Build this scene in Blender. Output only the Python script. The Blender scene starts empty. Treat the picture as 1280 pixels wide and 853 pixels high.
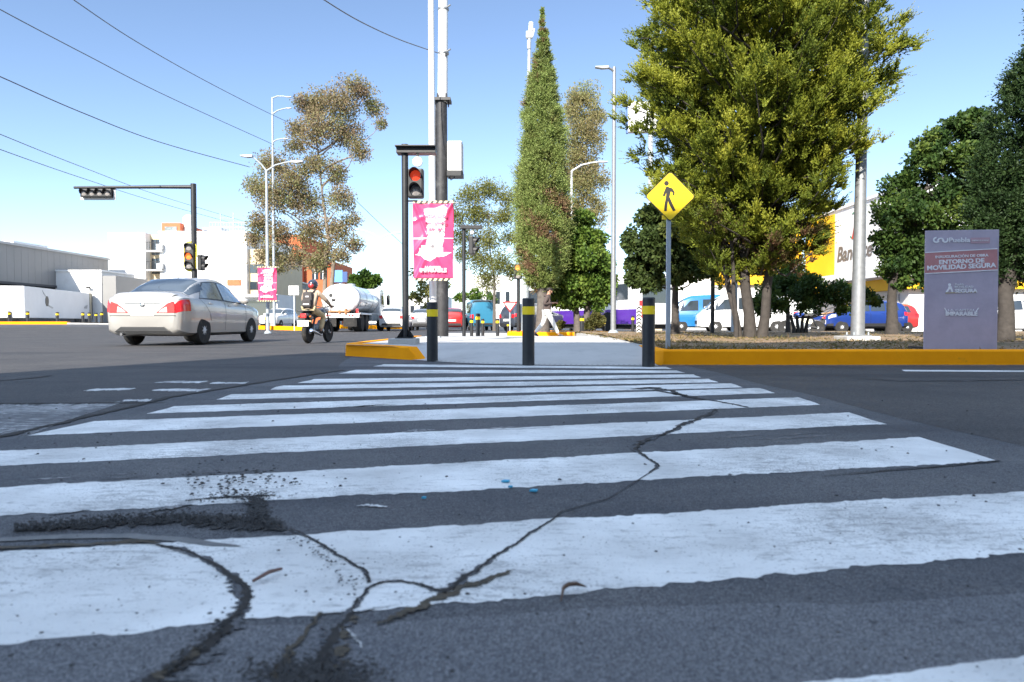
import bpy, bmesh, math, random
import numpy as np
from mathutils import Vector, Matrix

# ---------------------------------------------------------------- camera, light, exposure
scn = bpy.context.scene
COL = scn.collection
R = math.radians
F = 853.33                      # focal length in photograph pixels (24 mm on 36 mm)
HC = 0.5                        # lens height above the road
PITCH = math.atan(22.5/F)
cd = bpy.data.cameras.new('camera')
cd.lens = 24; cd.sensor_width = 36; cd.clip_start = 0.05; cd.clip_end = 3000
cd.dof.use_dof = True; cd.dof.focus_distance = 9.0; cd.dof.aperture_fstop = 4.5
cam = bpy.data.objects.new('camera', cd); COL.objects.link(cam)
cam.location = (0, 0, HC); cam.rotation_euler = (math.pi/2-PITCH, 0, 0)
scn.camera = cam

SUN_EL = 33.0
SUN_AZ = (-0.36, -0.93)         # horizontal direction towards the sun: behind the lens, a little left
wd = bpy.data.worlds.new('World'); scn.world = wd; wd.use_nodes = True
nt = wd.node_tree; bg = nt.nodes['Background']
sk = nt.nodes.new('ShaderNodeTexSky'); sk.sky_type = 'NISHITA'; sk.sun_disc = False
sk.sun_elevation = R(SUN_EL); sk.sun_rotation = math.atan2(SUN_AZ[0], SUN_AZ[1])
sk.air_density = 0.95; sk.dust_density = 0.35; sk.ozone_density = 0.9; sk.altitude = 2000
# fill light added to the upper sky, out of view, to open up the shade
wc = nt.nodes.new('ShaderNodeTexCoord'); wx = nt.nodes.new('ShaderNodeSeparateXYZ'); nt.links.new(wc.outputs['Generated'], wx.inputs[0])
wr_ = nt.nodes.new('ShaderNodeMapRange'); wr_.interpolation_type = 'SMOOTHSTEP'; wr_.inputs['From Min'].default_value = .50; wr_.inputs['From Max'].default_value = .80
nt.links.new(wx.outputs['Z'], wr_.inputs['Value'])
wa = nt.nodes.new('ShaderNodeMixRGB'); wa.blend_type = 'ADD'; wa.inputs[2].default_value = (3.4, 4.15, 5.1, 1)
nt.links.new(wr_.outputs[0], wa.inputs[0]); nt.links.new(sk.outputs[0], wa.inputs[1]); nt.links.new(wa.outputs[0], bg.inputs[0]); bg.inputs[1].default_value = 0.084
sl = bpy.data.lights.new('sun', 'SUN'); sl.energy = 3.6; sl.angle = R(0.53); sl.color = (1.0, 0.93, 0.82)
so = bpy.data.objects.new('sun', sl); COL.objects.link(so)
sv = Vector((SUN_AZ[0], SUN_AZ[1], 0)).normalized()*math.cos(R(SUN_EL)); sv.z = math.sin(R(SUN_EL))
so.rotation_euler = sv.to_track_quat('Z', 'Y').to_euler(); so.location = sv*60
vs = scn.view_settings
vs.view_transform = 'Standard'; vs.look = 'None'; vs.gamma = 1; vs.use_curve_mapping = False
vs.exposure = 1.62
scn.cycles.max_bounces = 6; scn.cycles.diffuse_bounces = 3; scn.cycles.glossy_bounces = 3
scn.cycles.transparent_max_bounces = 8; scn.cycles.transmission_bounces = 4

# ---------------------------------------------------------------- geometry of the view
CP, SP = math.cos(PITCH), math.sin(PITCH)
def ray(px, py):
    x = (px-640)/F; y = -(py-426.5)/F
    return Vector((x, CP+y*SP, -SP+y*CP))
def P(px, py, Y):
    d = ray(px, py); return Vector((0, 0, HC)) + d*(Y/d.y)
def G(px, py, z=0.0):
    d = ray(px, py); return Vector((0, 0, HC)) + d*((z-HC)/d.z)
def XA(px, Y): return (px-640)/F*Y
def ZA(py, Y): return P(640, py, Y).z

def sstep(a, b, x):
    t = min(1, max(0, (x-a)/(b-a))); return t*t*(3-2*t)
def gz(x, y):                   # the yard on the far left lies a little higher than the crossing
    return 0.42*sstep(-11, -27, x)*sstep(20, 42, y)

# ---------------------------------------------------------------- object helpers
def tag(o, label=None, cat=None, group=None, kind=None):
    if label: o['label'] = label
    if cat: o['category'] = cat
    if group: o['group'] = group
    if kind: o['kind'] = kind
    return o
def link(o, parent=None):
    COL.objects.link(o)
    if parent is not None: o.parent = parent
    return o
def thing(name, label, cat, loc=(0,0,0), rz=0, group=None):
    o = bpy.data.objects.new(name, None); o.empty_display_size = .1
    link(o); o.location = loc; o.rotation_euler = (0,0,rz)
    return tag(o, label, cat, group)
def copy_tree(o, parent=None, label=None):
    c = o.copy(); COL.objects.link(c)
    if parent is not None: c.parent = parent
    if label: c['label'] = label
    for ch in list(o.children): copy_tree(ch, c)
    return c

class MB:
    def __init__(s): s.v = []; s.f = []; s.m = []; s.mi = 0
    def add(s, vs_, fs):
        n = len(s.v); s.v += [tuple(v) for v in vs_]
        s.f += [tuple(i+n for i in f) for f in fs]; s.m += [s.mi]*len(fs); return s
    def box(s, c, d, rz=0, taper=1.0):
        x, y, z = d[0]/2, d[1]/2, d[2]/2
        p = []
        for sz in (-1, 1):
            k = taper if sz > 0 else 1
            for sx, sy in ((-1,-1),(1,-1),(1,1),(-1,1)):
                X, Y = sx*x*k, sy*y*k
                if rz: X, Y = X*math.cos(rz)-Y*math.sin(rz), X*math.sin(rz)+Y*math.cos(rz)
                p.append((c[0]+X, c[1]+Y, c[2]+sz*z))
        return s.add(p, [(3,2,1,0),(4,5,6,7),(0,1,5,4),(1,2,6,5),(2,3,7,6),(3,0,4,7)])
    def b2(s, a, b):
        return s.box([(a[i]+b[i])/2 for i in range(3)], [abs(b[i]-a[i]) for i in range(3)])
    def tube(s, pts, rad, seg=8, caps=True):
        pts = [Vector(p) for p in pts]; n = len(pts)
        if not hasattr(rad, '__len__'): rad = [rad]*n
        ring = []; ref = None
        for i in range(n):
            d = (pts[min(i+1, n-1)]-pts[max(i-1, 0)]).normalized()
            if ref is None: ref = Vector((0,0,1)) if abs(d.z) < .9 else Vector((1,0,0))
            a = d.cross(ref); a = a.normalized() if a.length > 1e-5 else d.orthogonal().normalized()
            b = a.cross(d).normalized(); ref = b.cross(a)*0 + b
            ring.append([pts[i]+(a*math.cos(t*2*math.pi/seg)+b*math.sin(t*2*math.pi/seg))*rad[i] for t in range(seg)])
        vs_ = [p for r_ in ring for p in r_]; fs = []
        for i in range(n-1):
            for t in range(seg):
                u = (t+1) % seg
                fs.append((i*seg+t, (i+1)*seg+t, (i+1)*seg+u, i*seg+u))
        if caps: fs.append(tuple(range(seg))); fs.append(tuple(reversed(range((n-1)*seg, n*seg))))
        return s.add(vs_, fs)
    def cyl(s, a, b, r0, r1=None, seg=16): return s.tube([a, b], [r0, r0 if r1 is None else r1], seg)
    def prism(s, poly, y0, y1):           # outline in x,z pushed along y
        n = len(poly)
        vs_ = [(x, y0, z) for x, z in poly]+[(x, y1, z) for x, z in poly]
        return s.add(vs_, [tuple(range(n)), tuple(reversed(range(n, 2*n)))]+[((i+1) % n, i, n+i, n+(i+1) % n) for i in range(n)])
    def prismx(s, poly, x0, x1):          # outline in y,z pushed along x
        n = len(poly)
        vs_ = [(x0, y, z) for y, z in poly]+[(x1, y, z) for y, z in poly]
        return s.add(vs_, [tuple(range(n)), tuple(reversed(range(n, 2*n)))]+[((i+1) % n, i, n+i, n+(i+1) % n) for i in range(n)])
    def prismz(s, poly, z0, z1):
        n = len(poly)
        vs_ = [(x, y, z0) for x, y in poly]+[(x, y, z1) for x, y in poly]
        return s.add(vs_, [tuple(reversed(range(n))), tuple(range(n, 2*n))]+[(i, (i+1) % n, n+(i+1) % n, n+i) for i in range(n)])
    def lathe(s, prof, seg=20, axis='z', c=(0,0,0)):
        vs_ = []; fs = []; n = len(prof)
        for r_, h in prof:
            for t in range(seg):
                a = t*2*math.pi/seg; x, y = r_*math.cos(a), r_*math.sin(a)
                q = {'z': (x, y, h), 'y': (x, h, y), 'x': (h, x, y)}[axis]
                vs_.append((c[0]+q[0], c[1]+q[1], c[2]+q[2]))
        for i in range(n-1):
            for t in range(seg):
                u = (t+1) % seg; fs.append((i*seg+t, i*seg+u, (i+1)*seg+u, (i+1)*seg+t))
        if prof[0][0] > 1e-6: fs.append(tuple(reversed(range(seg))))
        if prof[-1][0] > 1e-6: fs.append(tuple(range((n-1)*seg, n*seg)))
        return s.add(vs_, fs)
    def ball(s, c, r, seg=12, rings=7):
        if not hasattr(r, '__len__'): r = (r, r, r)
        vs_ = []; fs = []
        for i in range(rings+1):
            ph = math.pi*i/rings
            for t in range(seg):
                a = t*2*math.pi/seg
                vs_.append((c[0]+r[0]*math.sin(ph)*math.cos(a), c[1]+r[1]*math.sin(ph)*math.sin(a), c[2]-r[2]*math.cos(ph)))
        for i in range(rings):
            for t in range(seg):
                u = (t+1) % seg; fs.append((i*seg+t, i*seg+u, (i+1)*seg+u, (i+1)*seg+t))
        return s.add(vs_, fs)
    def grid(s, A):                       # A: (n, m, 3)
        n, m = A.shape[:2]
        return s.add([tuple(p) for p in A.reshape(-1, 3)],
                     [(i*m+j, i*m+j+1, (i+1)*m+j+1, (i+1)*m+j) for i in range(n-1) for j in range(m-1)])
    def build(s, name, mats, parent=None, smooth=False, bevel=0, ang=40):
        me = bpy.data.meshes.new(name); me.from_pydata(s.v, [], s.f)
        if not hasattr(mats, '__len__'): mats = [mats]
        for m in mats: me.materials.append(m)
        if len(mats) > 1: me.polygons.foreach_set('material_index', s.m)
        bm = bmesh.new(); bm.from_mesh(me)
        bmesh.ops.remove_doubles(bm, verts=bm.verts, dist=1e-6)
        bmesh.ops.recalc_face_normals(bm, faces=bm.faces)
        if bevel:
            es = [e for e in bm.edges if len(e.link_faces) == 2 and e.calc_face_angle(0) > R(35)]
            bmesh.ops.bevel(bm, geom=es, offset=bevel, segments=2, affect='EDGES', profile=.6, clamp_overlap=True)
        bm.to_mesh(me); bm.free()
        if smooth:
            me.polygons.foreach_set('use_smooth', [True]*len(me.polygons))
            me.set_sharp_from_angle(angle=R(ang))
        o = bpy.data.objects.new(name, me); return link(o, parent)

def text_obj(name, s, size, mat, parent, loc, rot=(math.pi/2,0,0), bold=0.0, ext=.0015, align='CENTER', shear=0, sx=1.0, space=1.0):
    cu = bpy.data.curves.new(name, 'FONT'); cu.body = s; cu.size = size; cu.align_x = align; cu.align_y = 'CENTER'
    cu.extrude = ext; cu.offset = bold; cu.shear = shear; cu.space_character = space; cu.resolution_u = 3
    t = bpy.data.objects.new('tmp', cu); COL.objects.link(t)
    bpy.context.view_layer.update()
    me = bpy.data.meshes.new_from_object(t.evaluated_get(bpy.context.evaluated_depsgraph_get()))
    bpy.data.objects.remove(t); me.materials.clear(); me.materials.append(mat)
    o = bpy.data.objects.new(name, me); link(o, parent); o.location = loc; o.rotation_euler = rot; o.scale = (sx,1,1); me.name = name
    return o

# ---------------------------------------------------------------- materials
def new_mat(name):
    m = bpy.data.materials.new(name); m.use_nodes = True
    return m, m.node_tree, m.node_tree.nodes['Principled BSDF']
def lift(c, k): return tuple(min(1, max(0, v*k)) for v in c[:3])+(1,)
def pmat(name, col, rough=.55, metal=0, var=.12, scale=6, bump=0, bscale=60, coat=0, world=False, dirt=None, dscale=2.0, dlo=.55, dhi=.75):
    m, t, b = new_mat(name); n = t.nodes; L = t.links
    tc = n.new('ShaderNodeNewGeometry').outputs['Position'] if world else n.new('ShaderNodeTexCoord').outputs['Object']
    nz = n.new('ShaderNodeTexNoise'); nz.inputs['Scale'].default_value = scale; nz.inputs['Detail'].default_value = 6
    nz.inputs['Roughness'].default_value = .65
    L.new(tc, nz.inputs['Vector'])
    rp = n.new('ShaderNodeValToRGB'); rp.color_ramp.elements[0].position = .3; rp.color_ramp.elements[1].position = .7
    rp.color_ramp.elements[0].color = lift(col, 1-var); rp.color_ramp.elements[1].color = lift(col, 1+var)
    L.new(nz.outputs[0], rp.inputs[0]); out = rp.outputs[0]
    if dirt is not None:
        n2 = n.new('ShaderNodeTexNoise'); n2.inputs['Scale'].default_value = dscale; n2.inputs['Detail'].default_value = 8
        n2.inputs['Roughness'].default_value = .7; L.new(tc, n2.inputs['Vector'])
        r2 = n.new('ShaderNodeValToRGB'); r2.color_ramp.elements[0].position = dlo; r2.color_ramp.elements[1].position = dhi
        L.new(n2.outputs[0], r2.inputs[0])
        mx = n.new('ShaderNodeMixRGB'); L.new(r2.outputs[0], mx.inputs[0]); L.new(out, mx.inputs[1]); mx.inputs[2].default_value = tuple(dirt)+(1,)
        out = mx.outputs[0]
    L.new(out, b.inputs['Base Color'])
    b.inputs['Roughness'].default_value = rough; b.inputs['Metallic'].default_value = metal
    if coat: b.inputs['Coat Weight'].default_value = coat; b.inputs['Coat Roughness'].default_value = .06
    if bump:
        n3 = n.new('ShaderNodeTexNoise'); n3.inputs['Scale'].default_value = bscale; n3.inputs['Detail'].default_value = 5
        L.new(tc, n3.inputs['Vector']); bp = n.new('ShaderNodeBump'); bp.inputs['Strength'].default_value = bump
        bp.inputs['Distance'].default_value = .01; L.new(n3.outputs[0], bp.inputs['Height']); L.new(bp.outputs[0], b.inputs['Normal'])
    return m
def emis(name, col, strength):
    m, t, b = new_mat(name); b.inputs['Base Color'].default_value = col+(1,); b.inputs['Emission Color'].default_value = col+(1,)
    b.inputs['Emission Strength'].default_value = strength; b.inputs['Roughness'].default_value = .3
    return m
def glassmat(name, col=(.03,.04,.05), rough=.05):
    m, t, b = new_mat(name); b.inputs['Base Color'].default_value = col+(1,); b.inputs['Roughness'].default_value = rough
    b.inputs['Specular IOR Level'].default_value = .8; b.inputs['Coat Weight'].default_value = .6; b.inputs['Coat Roughness'].default_value = .03
    return m
def leafmat(name, cols, trans=.25):
    m, t, b = new_mat(name); n = t.nodes; L = t.links
    a = n.new('ShaderNodeAttribute'); a.attribute_name = 'tint'
    rp = n.new('ShaderNodeValToRGB'); cr = rp.color_ramp
    cr.elements[0].color = cols[0]+(1,); cr.elements[1].color = cols[-1]+(1,)
    for i, c in enumerate(cols[1:-1]):
        e = cr.elements.new((i+1)/(len(cols)-1)); e.color = c+(1,)
    L.new(a.outputs['Fac'], rp.inputs[0]); L.new(rp.outputs[0], b.inputs['Base Color'])
    b.inputs['Roughness'].default_value = .6; b.inputs['Specular IOR Level'].default_value = .25
    tr = n.new('ShaderNodeBsdfTranslucent'); L.new(rp.outputs[0], tr.inputs[0])
    ms = n.new('ShaderNodeMixShader'); ms.inputs[0].default_value = trans
    out = n['Material Output']; L.new(b.outputs[0], ms.inputs[1]); L.new(tr.outputs[0], ms.inputs[2]); L.new(ms.outputs[0], out.inputs[0])
    return m

M = {}
M['black_metal'] = pmat('black_metal', (.018,.019,.022), .45, 0, .25, 9, .1, 40, dirt=(.055,.052,.05), dscale=5, dlo=.56, dhi=.8)
M['black_plastic'] = pmat('black_plastic', (.02,.02,.021), .5)
M['rubber'] = pmat('rubber', (.022,.021,.02), .85, dirt=(.10,.085,.07), dscale=7)
M['yellow_film'] = pmat('yellow_film', (.95,.66,.008), .45, 0, .06)
M['sign_yellow'] = pmat('sign_yellow', (.85,.58,.01), .45, 0, .05, 3)
M['sign_black'] = pmat('sign_black', (.02,.018,.015), .5)
M['galv'] = pmat('galv', (.27,.28,.29), .5, .5, .15, 12, .05, 80)
M['galv_dull'] = pmat('galv_dull', (.36,.40,.43), .55, .2, .12, 9)
M['white_paint'] = pmat('white_paint', (.74,.74,.73), .45, 0, .05, 4, dirt=(.55,.54,.52), dscale=1.6)
M['white_metal'] = pmat('white_metal', (.7,.7,.7), .4, .1, .06, 3)
M['white_wall'] = pmat('white_wall', (.72,.71,.69), .85, 0, .05, .7, dirt=(.6,.58,.55), dscale=.6)
M['chrome'] = pmat('chrome', (.7,.7,.72), .15, 1, .03)
M['alloy'] = pmat('alloy', (.62,.62,.63), .35, .1, .08)
M['silver_paint'] = pmat('silver_paint', (.42,.405,.38), .3, .3, .03, 3, coat=.7)
M['white_car'] = pmat('white_car', (.74,.74,.73), .3, 0, .03, 3, coat=.7)
M['grey_car'] = pmat('grey_car', (.30,.31,.33), .3, .4, .03, 3, coat=.7)
M['dark_car'] = pmat('dark_car', (.05,.06,.08), .3, .3, .05, 3, coat=.7)
M['red_car'] = pmat('red_car', (.34,.025,.025), .3, 0, .06, 3, coat=.7)
M['blue_car'] = pmat('blue_car', (.008,.035,.20), .3, .2, .06, 3, coat=.8)
M['sky_blue_car'] = pmat('sky_blue_car', (.010,.15,.40), .35, 0, .05, 3, coat=.5)
M['teal_car'] = pmat('teal_car', (.03,.17,.28), .35, 0, .05, 3, coat=.5)
M['glass'] = glassmat('glass')
M['glass_light'] = pmat('glass_light', (.20,.22,.21), .12, 0, .65, 2.2, coat=.9)
M['red_lens'] = pmat('red_lens', (.62,.015,.02), .18, 0, .08, 30, coat=.6)
M['clear_lens'] = pmat('clear_lens', (.65,.62,.6), .15, .2, .08, 30, coat=.6)
M['amber_lens'] = pmat('amber_lens', (.55,.16,.02), .2, 0, .1, 30, coat=.5)
M['plate_white'] = pmat('plate_white', (.75,.75,.74), .4)
M['arch_black'] = pmat('arch_black', (.012,.012,.012), .9)
M['skin'] = pmat('skin', (.36,.20,.13), .55)
M['concrete'] = pmat('concrete', (.42,.41,.39), .85, 0, .12, 5, .25, 60, dirt=(.33,.32,.30), dscale=2.2)
# ---------------------------------------------------------------- foliage helpers
rng = np.random.default_rng(7); random.seed(7)
def unit(a): return a/np.maximum(np.linalg.norm(a, axis=-1, keepdims=True), 1e-9)
class Leaves:
    def __init__(s): s.p = []; s.d = []; s.l = []; s.w = []; s.t = []
    def add(s, p, d, l, w, t):
        n = len(p); s.p.append(np.asarray(p, float)); s.d.append(unit(np.asarray(d, float)))
        s.l.append(np.broadcast_to(l, n)); s.w.append(np.broadcast_to(w, n)); s.t.append(np.broadcast_to(t, n))
    def build(s, name, mat, parent=None, origin=(0,0,0)):
        p = np.concatenate(s.p)-np.array(origin); d = np.concatenate(s.d)
        l = np.concatenate(s.l)[:, None]; w = np.concatenate(s.w)[:, None]; t = np.concatenate(s.t)
        n = len(p); side = unit(np.cross(d, rng.normal(size=(n, 3)))); up = np.cross(side, d)
        V = np.empty((n, 4, 3)); V[:, 0] = p; V[:, 1] = p+d*l*.45+side*w+up*l*.06; V[:, 2] = p+d*l; V[:, 3] = p+d*l*.45-side*w+up*l*.06
        me = bpy.data.meshes.new(name)
        me.vertices.add(4*n); me.vertices.foreach_set('co', V.ravel())
        me.loops.add(4*n); me.loops.foreach_set('vertex_index', np.arange(4*n, dtype=np.int32))
        me.polygons.add(n); me.polygons.foreach_set('loop_start', np.arange(0, 4*n, 4, dtype=np.int32))
        me.update(); me.validate()
        at = me.attributes.new('tint', 'FLOAT', 'FACE'); at.data.foreach_set('value', np.clip(t, 0, 1).astype(np.float32))
        me.materials.append(mat)
        return link(bpy.data.objects.new(name, me), parent)
def rdir(n): return unit(rng.normal(size=(n, 3)))
def clump(L, c, r, n, size, tint, tv=.15, up=.2, out=.8, flat=1.0):
    u = rdir(n); rr = rng.random(n)[:, None]**.45
    p = np.array(c)+u*rr*np.array([r, r, r*flat]); d = u*out+rng.normal(size=(n, 3))*.6+np.array([0, 0, up])
    sz = size*rng.uniform(.6, 1.3, n); L.add(p, d, sz, sz*.36, tint+rng.normal(size=n)*tv)
def tuft(L, base, d, size, ntw, k, leaf, tint, spread=.55, droop=0.0, wr=.24, ln_=.5):
    """a spray of short twigs fanning from one point, each clothed in small leaves"""
    base = np.asarray(base, float); d = unit(np.asarray(d, float))
    td = unit(d[None]+rng.normal(size=(ntw, 3))*spread); ln = size*rng.uniform(.55, 1.1, ntw); g = np.linspace(.12, 1, k)
    P_ = base[None, None]+td[:, None]*(ln[:, None]*g[None])[..., None]; P_[..., 2] -= droop*size*(g[None]**2)
    D_ = td[:, None]*.9+rng.normal(size=(ntw, k, 3))*ln_
    n = ntw*k; sz = leaf*rng.uniform(.65, 1.3, n)*np.tile(1.15-.5*g, ntw)
    L.add(P_.reshape(-1, 3), D_.reshape(-1, 3), sz, sz*wr, tint+np.tile(.10*g-.05, ntw)+rng.normal(size=n)*.07)
def bez(a, b, sag, n=6, jit=0):
    a, b = Vector(a), Vector(b); o = []
    for i in range(n+1):
        t = i/n; q = a.lerp(b, t); q.z += sag*math.sin(t*math.pi)
        if jit and 0 < i < n: q += Vector([random.uniform(-jit, jit) for _ in range(3)])
        o.append(q)
    return o
def tree(name, label, base, trunk_top, blobs, nleaf, size, lm, bm, r0=.15, group='street trees along the crossing', lean=0, cl=14, cr=.42, tint=.5, tvar=.18, out=.8, up=.2, flat=.8, stems=1, limb=True, cat='tree', leader=.75, lr=1.0):
    """blobs: list of (dx, dy, z, r) crown volumes relative to the base; each gets its own limb and many leaf clumps"""
    root = thing(name, label, cat, base, 0, group)
    tr = MB(); top = Vector((lean, 0, trunk_top))
    for k in range(stems):
        o = (k-(stems-1)/2)*r0*2.2
        tr.tube([(o, 0, -.1), (o*1.05+lean*.2, 0, trunk_top*.3), (o*1.3+lean*.6, .03, trunk_top*.65), (top.x+o*1.6, 0, trunk_top)], [r0*1.35, r0, r0*.85, r0*.7], 10)
    L = Leaves()
    zmax = trunk_top+(max(b[2] for b in blobs)-trunk_top)*leader; xc = sum(b[0]*b[3] for b in blobs)/sum(b[3] for b in blobs)
    ld = [top, top.lerp(Vector((xc, 0, zmax)), .4)+Vector((.08*random.uniform(-1,1), .1, 0)), Vector((xc*.8, 0, zmax))]
    if leader > .15: tr.tube(ld, [r0*.7, r0*.42, r0*.10], 8)
    tot = sum(b[3]**2 for b in blobs)
    for (dx, dy, z, r) in blobs:
        c = Vector((dx, dy, z))
        if limb:
            hd_ = math.hypot(dx-xc*.5, dy); zs_ = min(max(z-.3*r-.75*hd_, trunk_top*.85), zmax*.95)
            if zs_ <= trunk_top: st = Vector((lean*.9, 0, zs_))
            else: f = (zs_-trunk_top)/max(.01, zmax-trunk_top); st = ld[0].lerp(ld[1], f/.4) if f < .4 else ld[1].lerp(ld[2], (f-.4)/.6)
            q = min(1, .35+hd_*.25)*lr
            tr.tube(bez(st, c, -.06*(c-st).length, 6, .035*(c-st).length), [r0*.5*q, r0*.42*q, r0*.34*q, r0*.26*q, r0*.2*q, r0*.13*q, r0*.07*q], 6)
        k = max(4, int(cl)); n = int(nleaf*r*r/tot/k)+1
        for i in range(k):
            u = rdir(1)[0]; cc = np.array(c)+u*r*np.array([1, 1, flat])*rng.uniform(.35, .95)
            if limb and i % 2 == 0: tr.tube(bez(c, Vector(cc), 0, 3, .05*r), [r0*.16, r0*.12, r0*.08, r0*.04], 4)
            clump(L, cc, r*cr*rng.uniform(.7, 1.25), n, size, tint+rng.normal()*tvar, .12, up, out)
    tr.build('trunk', bm, root, smooth=True); L.build('crown', lm, root)
    return root

# ---------------------------------------------------------------- skin figures
def skin(name, nodes, edges, mat, parent, root=0, sub=2):
    """nodes: list of ((x,y,z), r) or ((x,y,z), (rx, ry))"""
    me = bpy.data.meshes.new(name); me.from_pydata([n[0] for n in nodes], edges, [])
    o = bpy.data.objects.new(name, me); COL.objects.link(o)
    md = o.modifiers.new('skin', 'SKIN'); md.use_smooth_shade = True
    sd = me.skin_vertices[0].data
    for i, n in enumerate(nodes):
        r_ = n[1] if hasattr(n[1], '__len__') else (n[1], n[1]); sd[i].radius = r_; sd[i].use_root = (i == root)
    ss = o.modifiers.new('sub', 'SUBSURF'); ss.levels = sub; ss.render_levels = sub
    bpy.context.view_layer.update()
    m2 = bpy.data.meshes.new_from_object(o.evaluated_get(bpy.context.evaluated_depsgraph_get()))
    bpy.data.objects.remove(o); m2.materials.clear(); m2.materials.append(mat); m2.name = name
    m2.polygons.foreach_set('use_smooth', [True]*len(m2.polygons))
    return link(bpy.data.objects.new(name, m2), parent)

# ---------------------------------------------------------------- car builder
def pchip(xs, ys, x):
    xs = np.asarray(xs, float); ys = np.asarray(ys, float); x = np.asarray(x, float)
    h = np.diff(xs); dl = np.diff(ys)/h; n = len(xs); d = np.zeros(n)
    for i in range(1, n-1):
        if dl[i-1]*dl[i] > 0:
            w1 = 2*h[i]+h[i-1]; w2 = h[i]+2*h[i-1]; d[i] = (w1+w2)/(w1/dl[i-1]+w2/dl[i])
    d[0] = dl[0]; d[-1] = dl[-1]
    k = np.clip(np.searchsorted(xs, x)-1, 0, n-2); t = (x-xs[k])/h[k]
    return ((2*t**3-3*t**2+1)*ys[k]+(t**3-2*t**2+t)*h[k]*d[k]+(-2*t**3+3*t**2)*ys[k+1]+(t**3-t**2)*h[k]*d[k+1])
class CarShape:
    KV = 8
    def __init__(s, st):
        s.st = np.array(st, float)            # y, w, zb, zs, zd, wr, zr
        y, w, zb, zs, zd, wr, zr = s.st.T
        zk = zd+(zr-zd)*.86
        s.xk = [w*0, w*.80, w*.965, w, w*.985, w*.945, wr, wr*.80, w*0]
        s.zk = [zb, zb, zb+.07, zs, zs+(zd-zs)*.62, zd, zk, zd+(zr-zd)*.985, zr+.012]
        s.y = y
    def pt(s, y, v):
        """y, v arrays of one shape -> (..., 3)"""
        y = np.asarray(y, float); v = np.asarray(v, float); sh = y.shape; yy = y.ravel(); vv = np.clip(v.ravel(), 0, 8)
        X = np.stack([pchip(s.y, a, yy) for a in s.xk]); Z = np.stack([pchip(s.y, a, yy) for a in s.zk])
        k = np.clip(vv.astype(int), 0, 7); t = vv-k; i = np.arange(len(yy))
        x = X[k, i]*(1-t)+X[k+1, i]*t; z = Z[k, i]*(1-t)+Z[k+1, i]*t
        return np.stack([x, yy, z], -1).reshape(sh+(3,))
    def panel(s, ylo, yhi, v0, v1, off=.005, n=10, m=6, full=False):
        """patch on the skin; ylo / yhi may be (bottom, top) pairs"""
        v = np.linspace(v0, v1, m); f = np.linspace(0, 1, m)
        a = ylo[0]+(ylo[1]-ylo[0])*f if hasattr(ylo, '__len__') else np.full(m, ylo)
        b = yhi[0]+(yhi[1]-yhi[0])*f if hasattr(yhi, '__len__') else np.full(m, yhi)
        tt = np.linspace(0, 1, n)[:, None]; Y = a[None]*(1-tt)+b[None]*tt; V = np.broadcast_to(v[None], Y.shape)
        A = s.pt(Y, V)
        if full:
            B = A[:, ::-1].copy(); B[..., 0] *= -1; A = np.concatenate([A, B[:, 1:]], 1)
        gu = np.gradient(A, axis=0); gv = np.gradient(A, axis=1); nn = unit(np.cross(gv, gu))
        cen = np.array([0, A[..., 1].mean(), .55]); flip = np.sign(np.sum(nn*(A-cen), -1).mean()) or 1
        return A+nn*off*flip
def mirror(A): B = A.copy(); B[..., 0] *= -1; return B
def wheel(root, x, y, r, w, side, rim='alloy', spokes=8):
    t = MB().lathe([(r*.72, -w/2), (r*.92, -w/2), (r*.99, -w*.36), (r, 0), (r*.99, w*.36), (r*.92, w/2), (r*.72, w/2)], 26, 'x', (x, y, r)).build('wheel', M['rubber'], root, True)
    mb = MB(); xo = x+side*w*.40
    mb.lathe([(r*.74, -w*.42), (r*.74, w*.47), (r*.66, w*.47), (r*.64, -w*.3)], 24, 'x', (x, y, r))
    mb.lathe([(.001, -.02), (r*.2, -.02), (r*.2, .02), (.001, .03)] if side > 0 else [(.001, -.03), (r*.2, -.02), (r*.2, .02), (.001, .02)], 14, 'x', (xo, y, r))
    for k in range(spokes):
        a = k*2*math.pi/spokes; a1 = a+.08
        mb.tube([(xo, y+math.cos(a)*r*.12, r+math.sin(a)*r*.12), (xo-side*.01, y+math.cos(a1)*r*.68, r+math.sin(a1)*r*.68)], [r*.085, r*.065], 6)
    mb.build('rim', M[rim], t, True)
    MB().lathe([(.001, -.01), (r*.6, -.01), (r*.6, .01), (.001, .01)], 20, 'x', (x+side*.01, y, r)).build('brake_disc', M['arch_black'], t)
    return t
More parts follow.
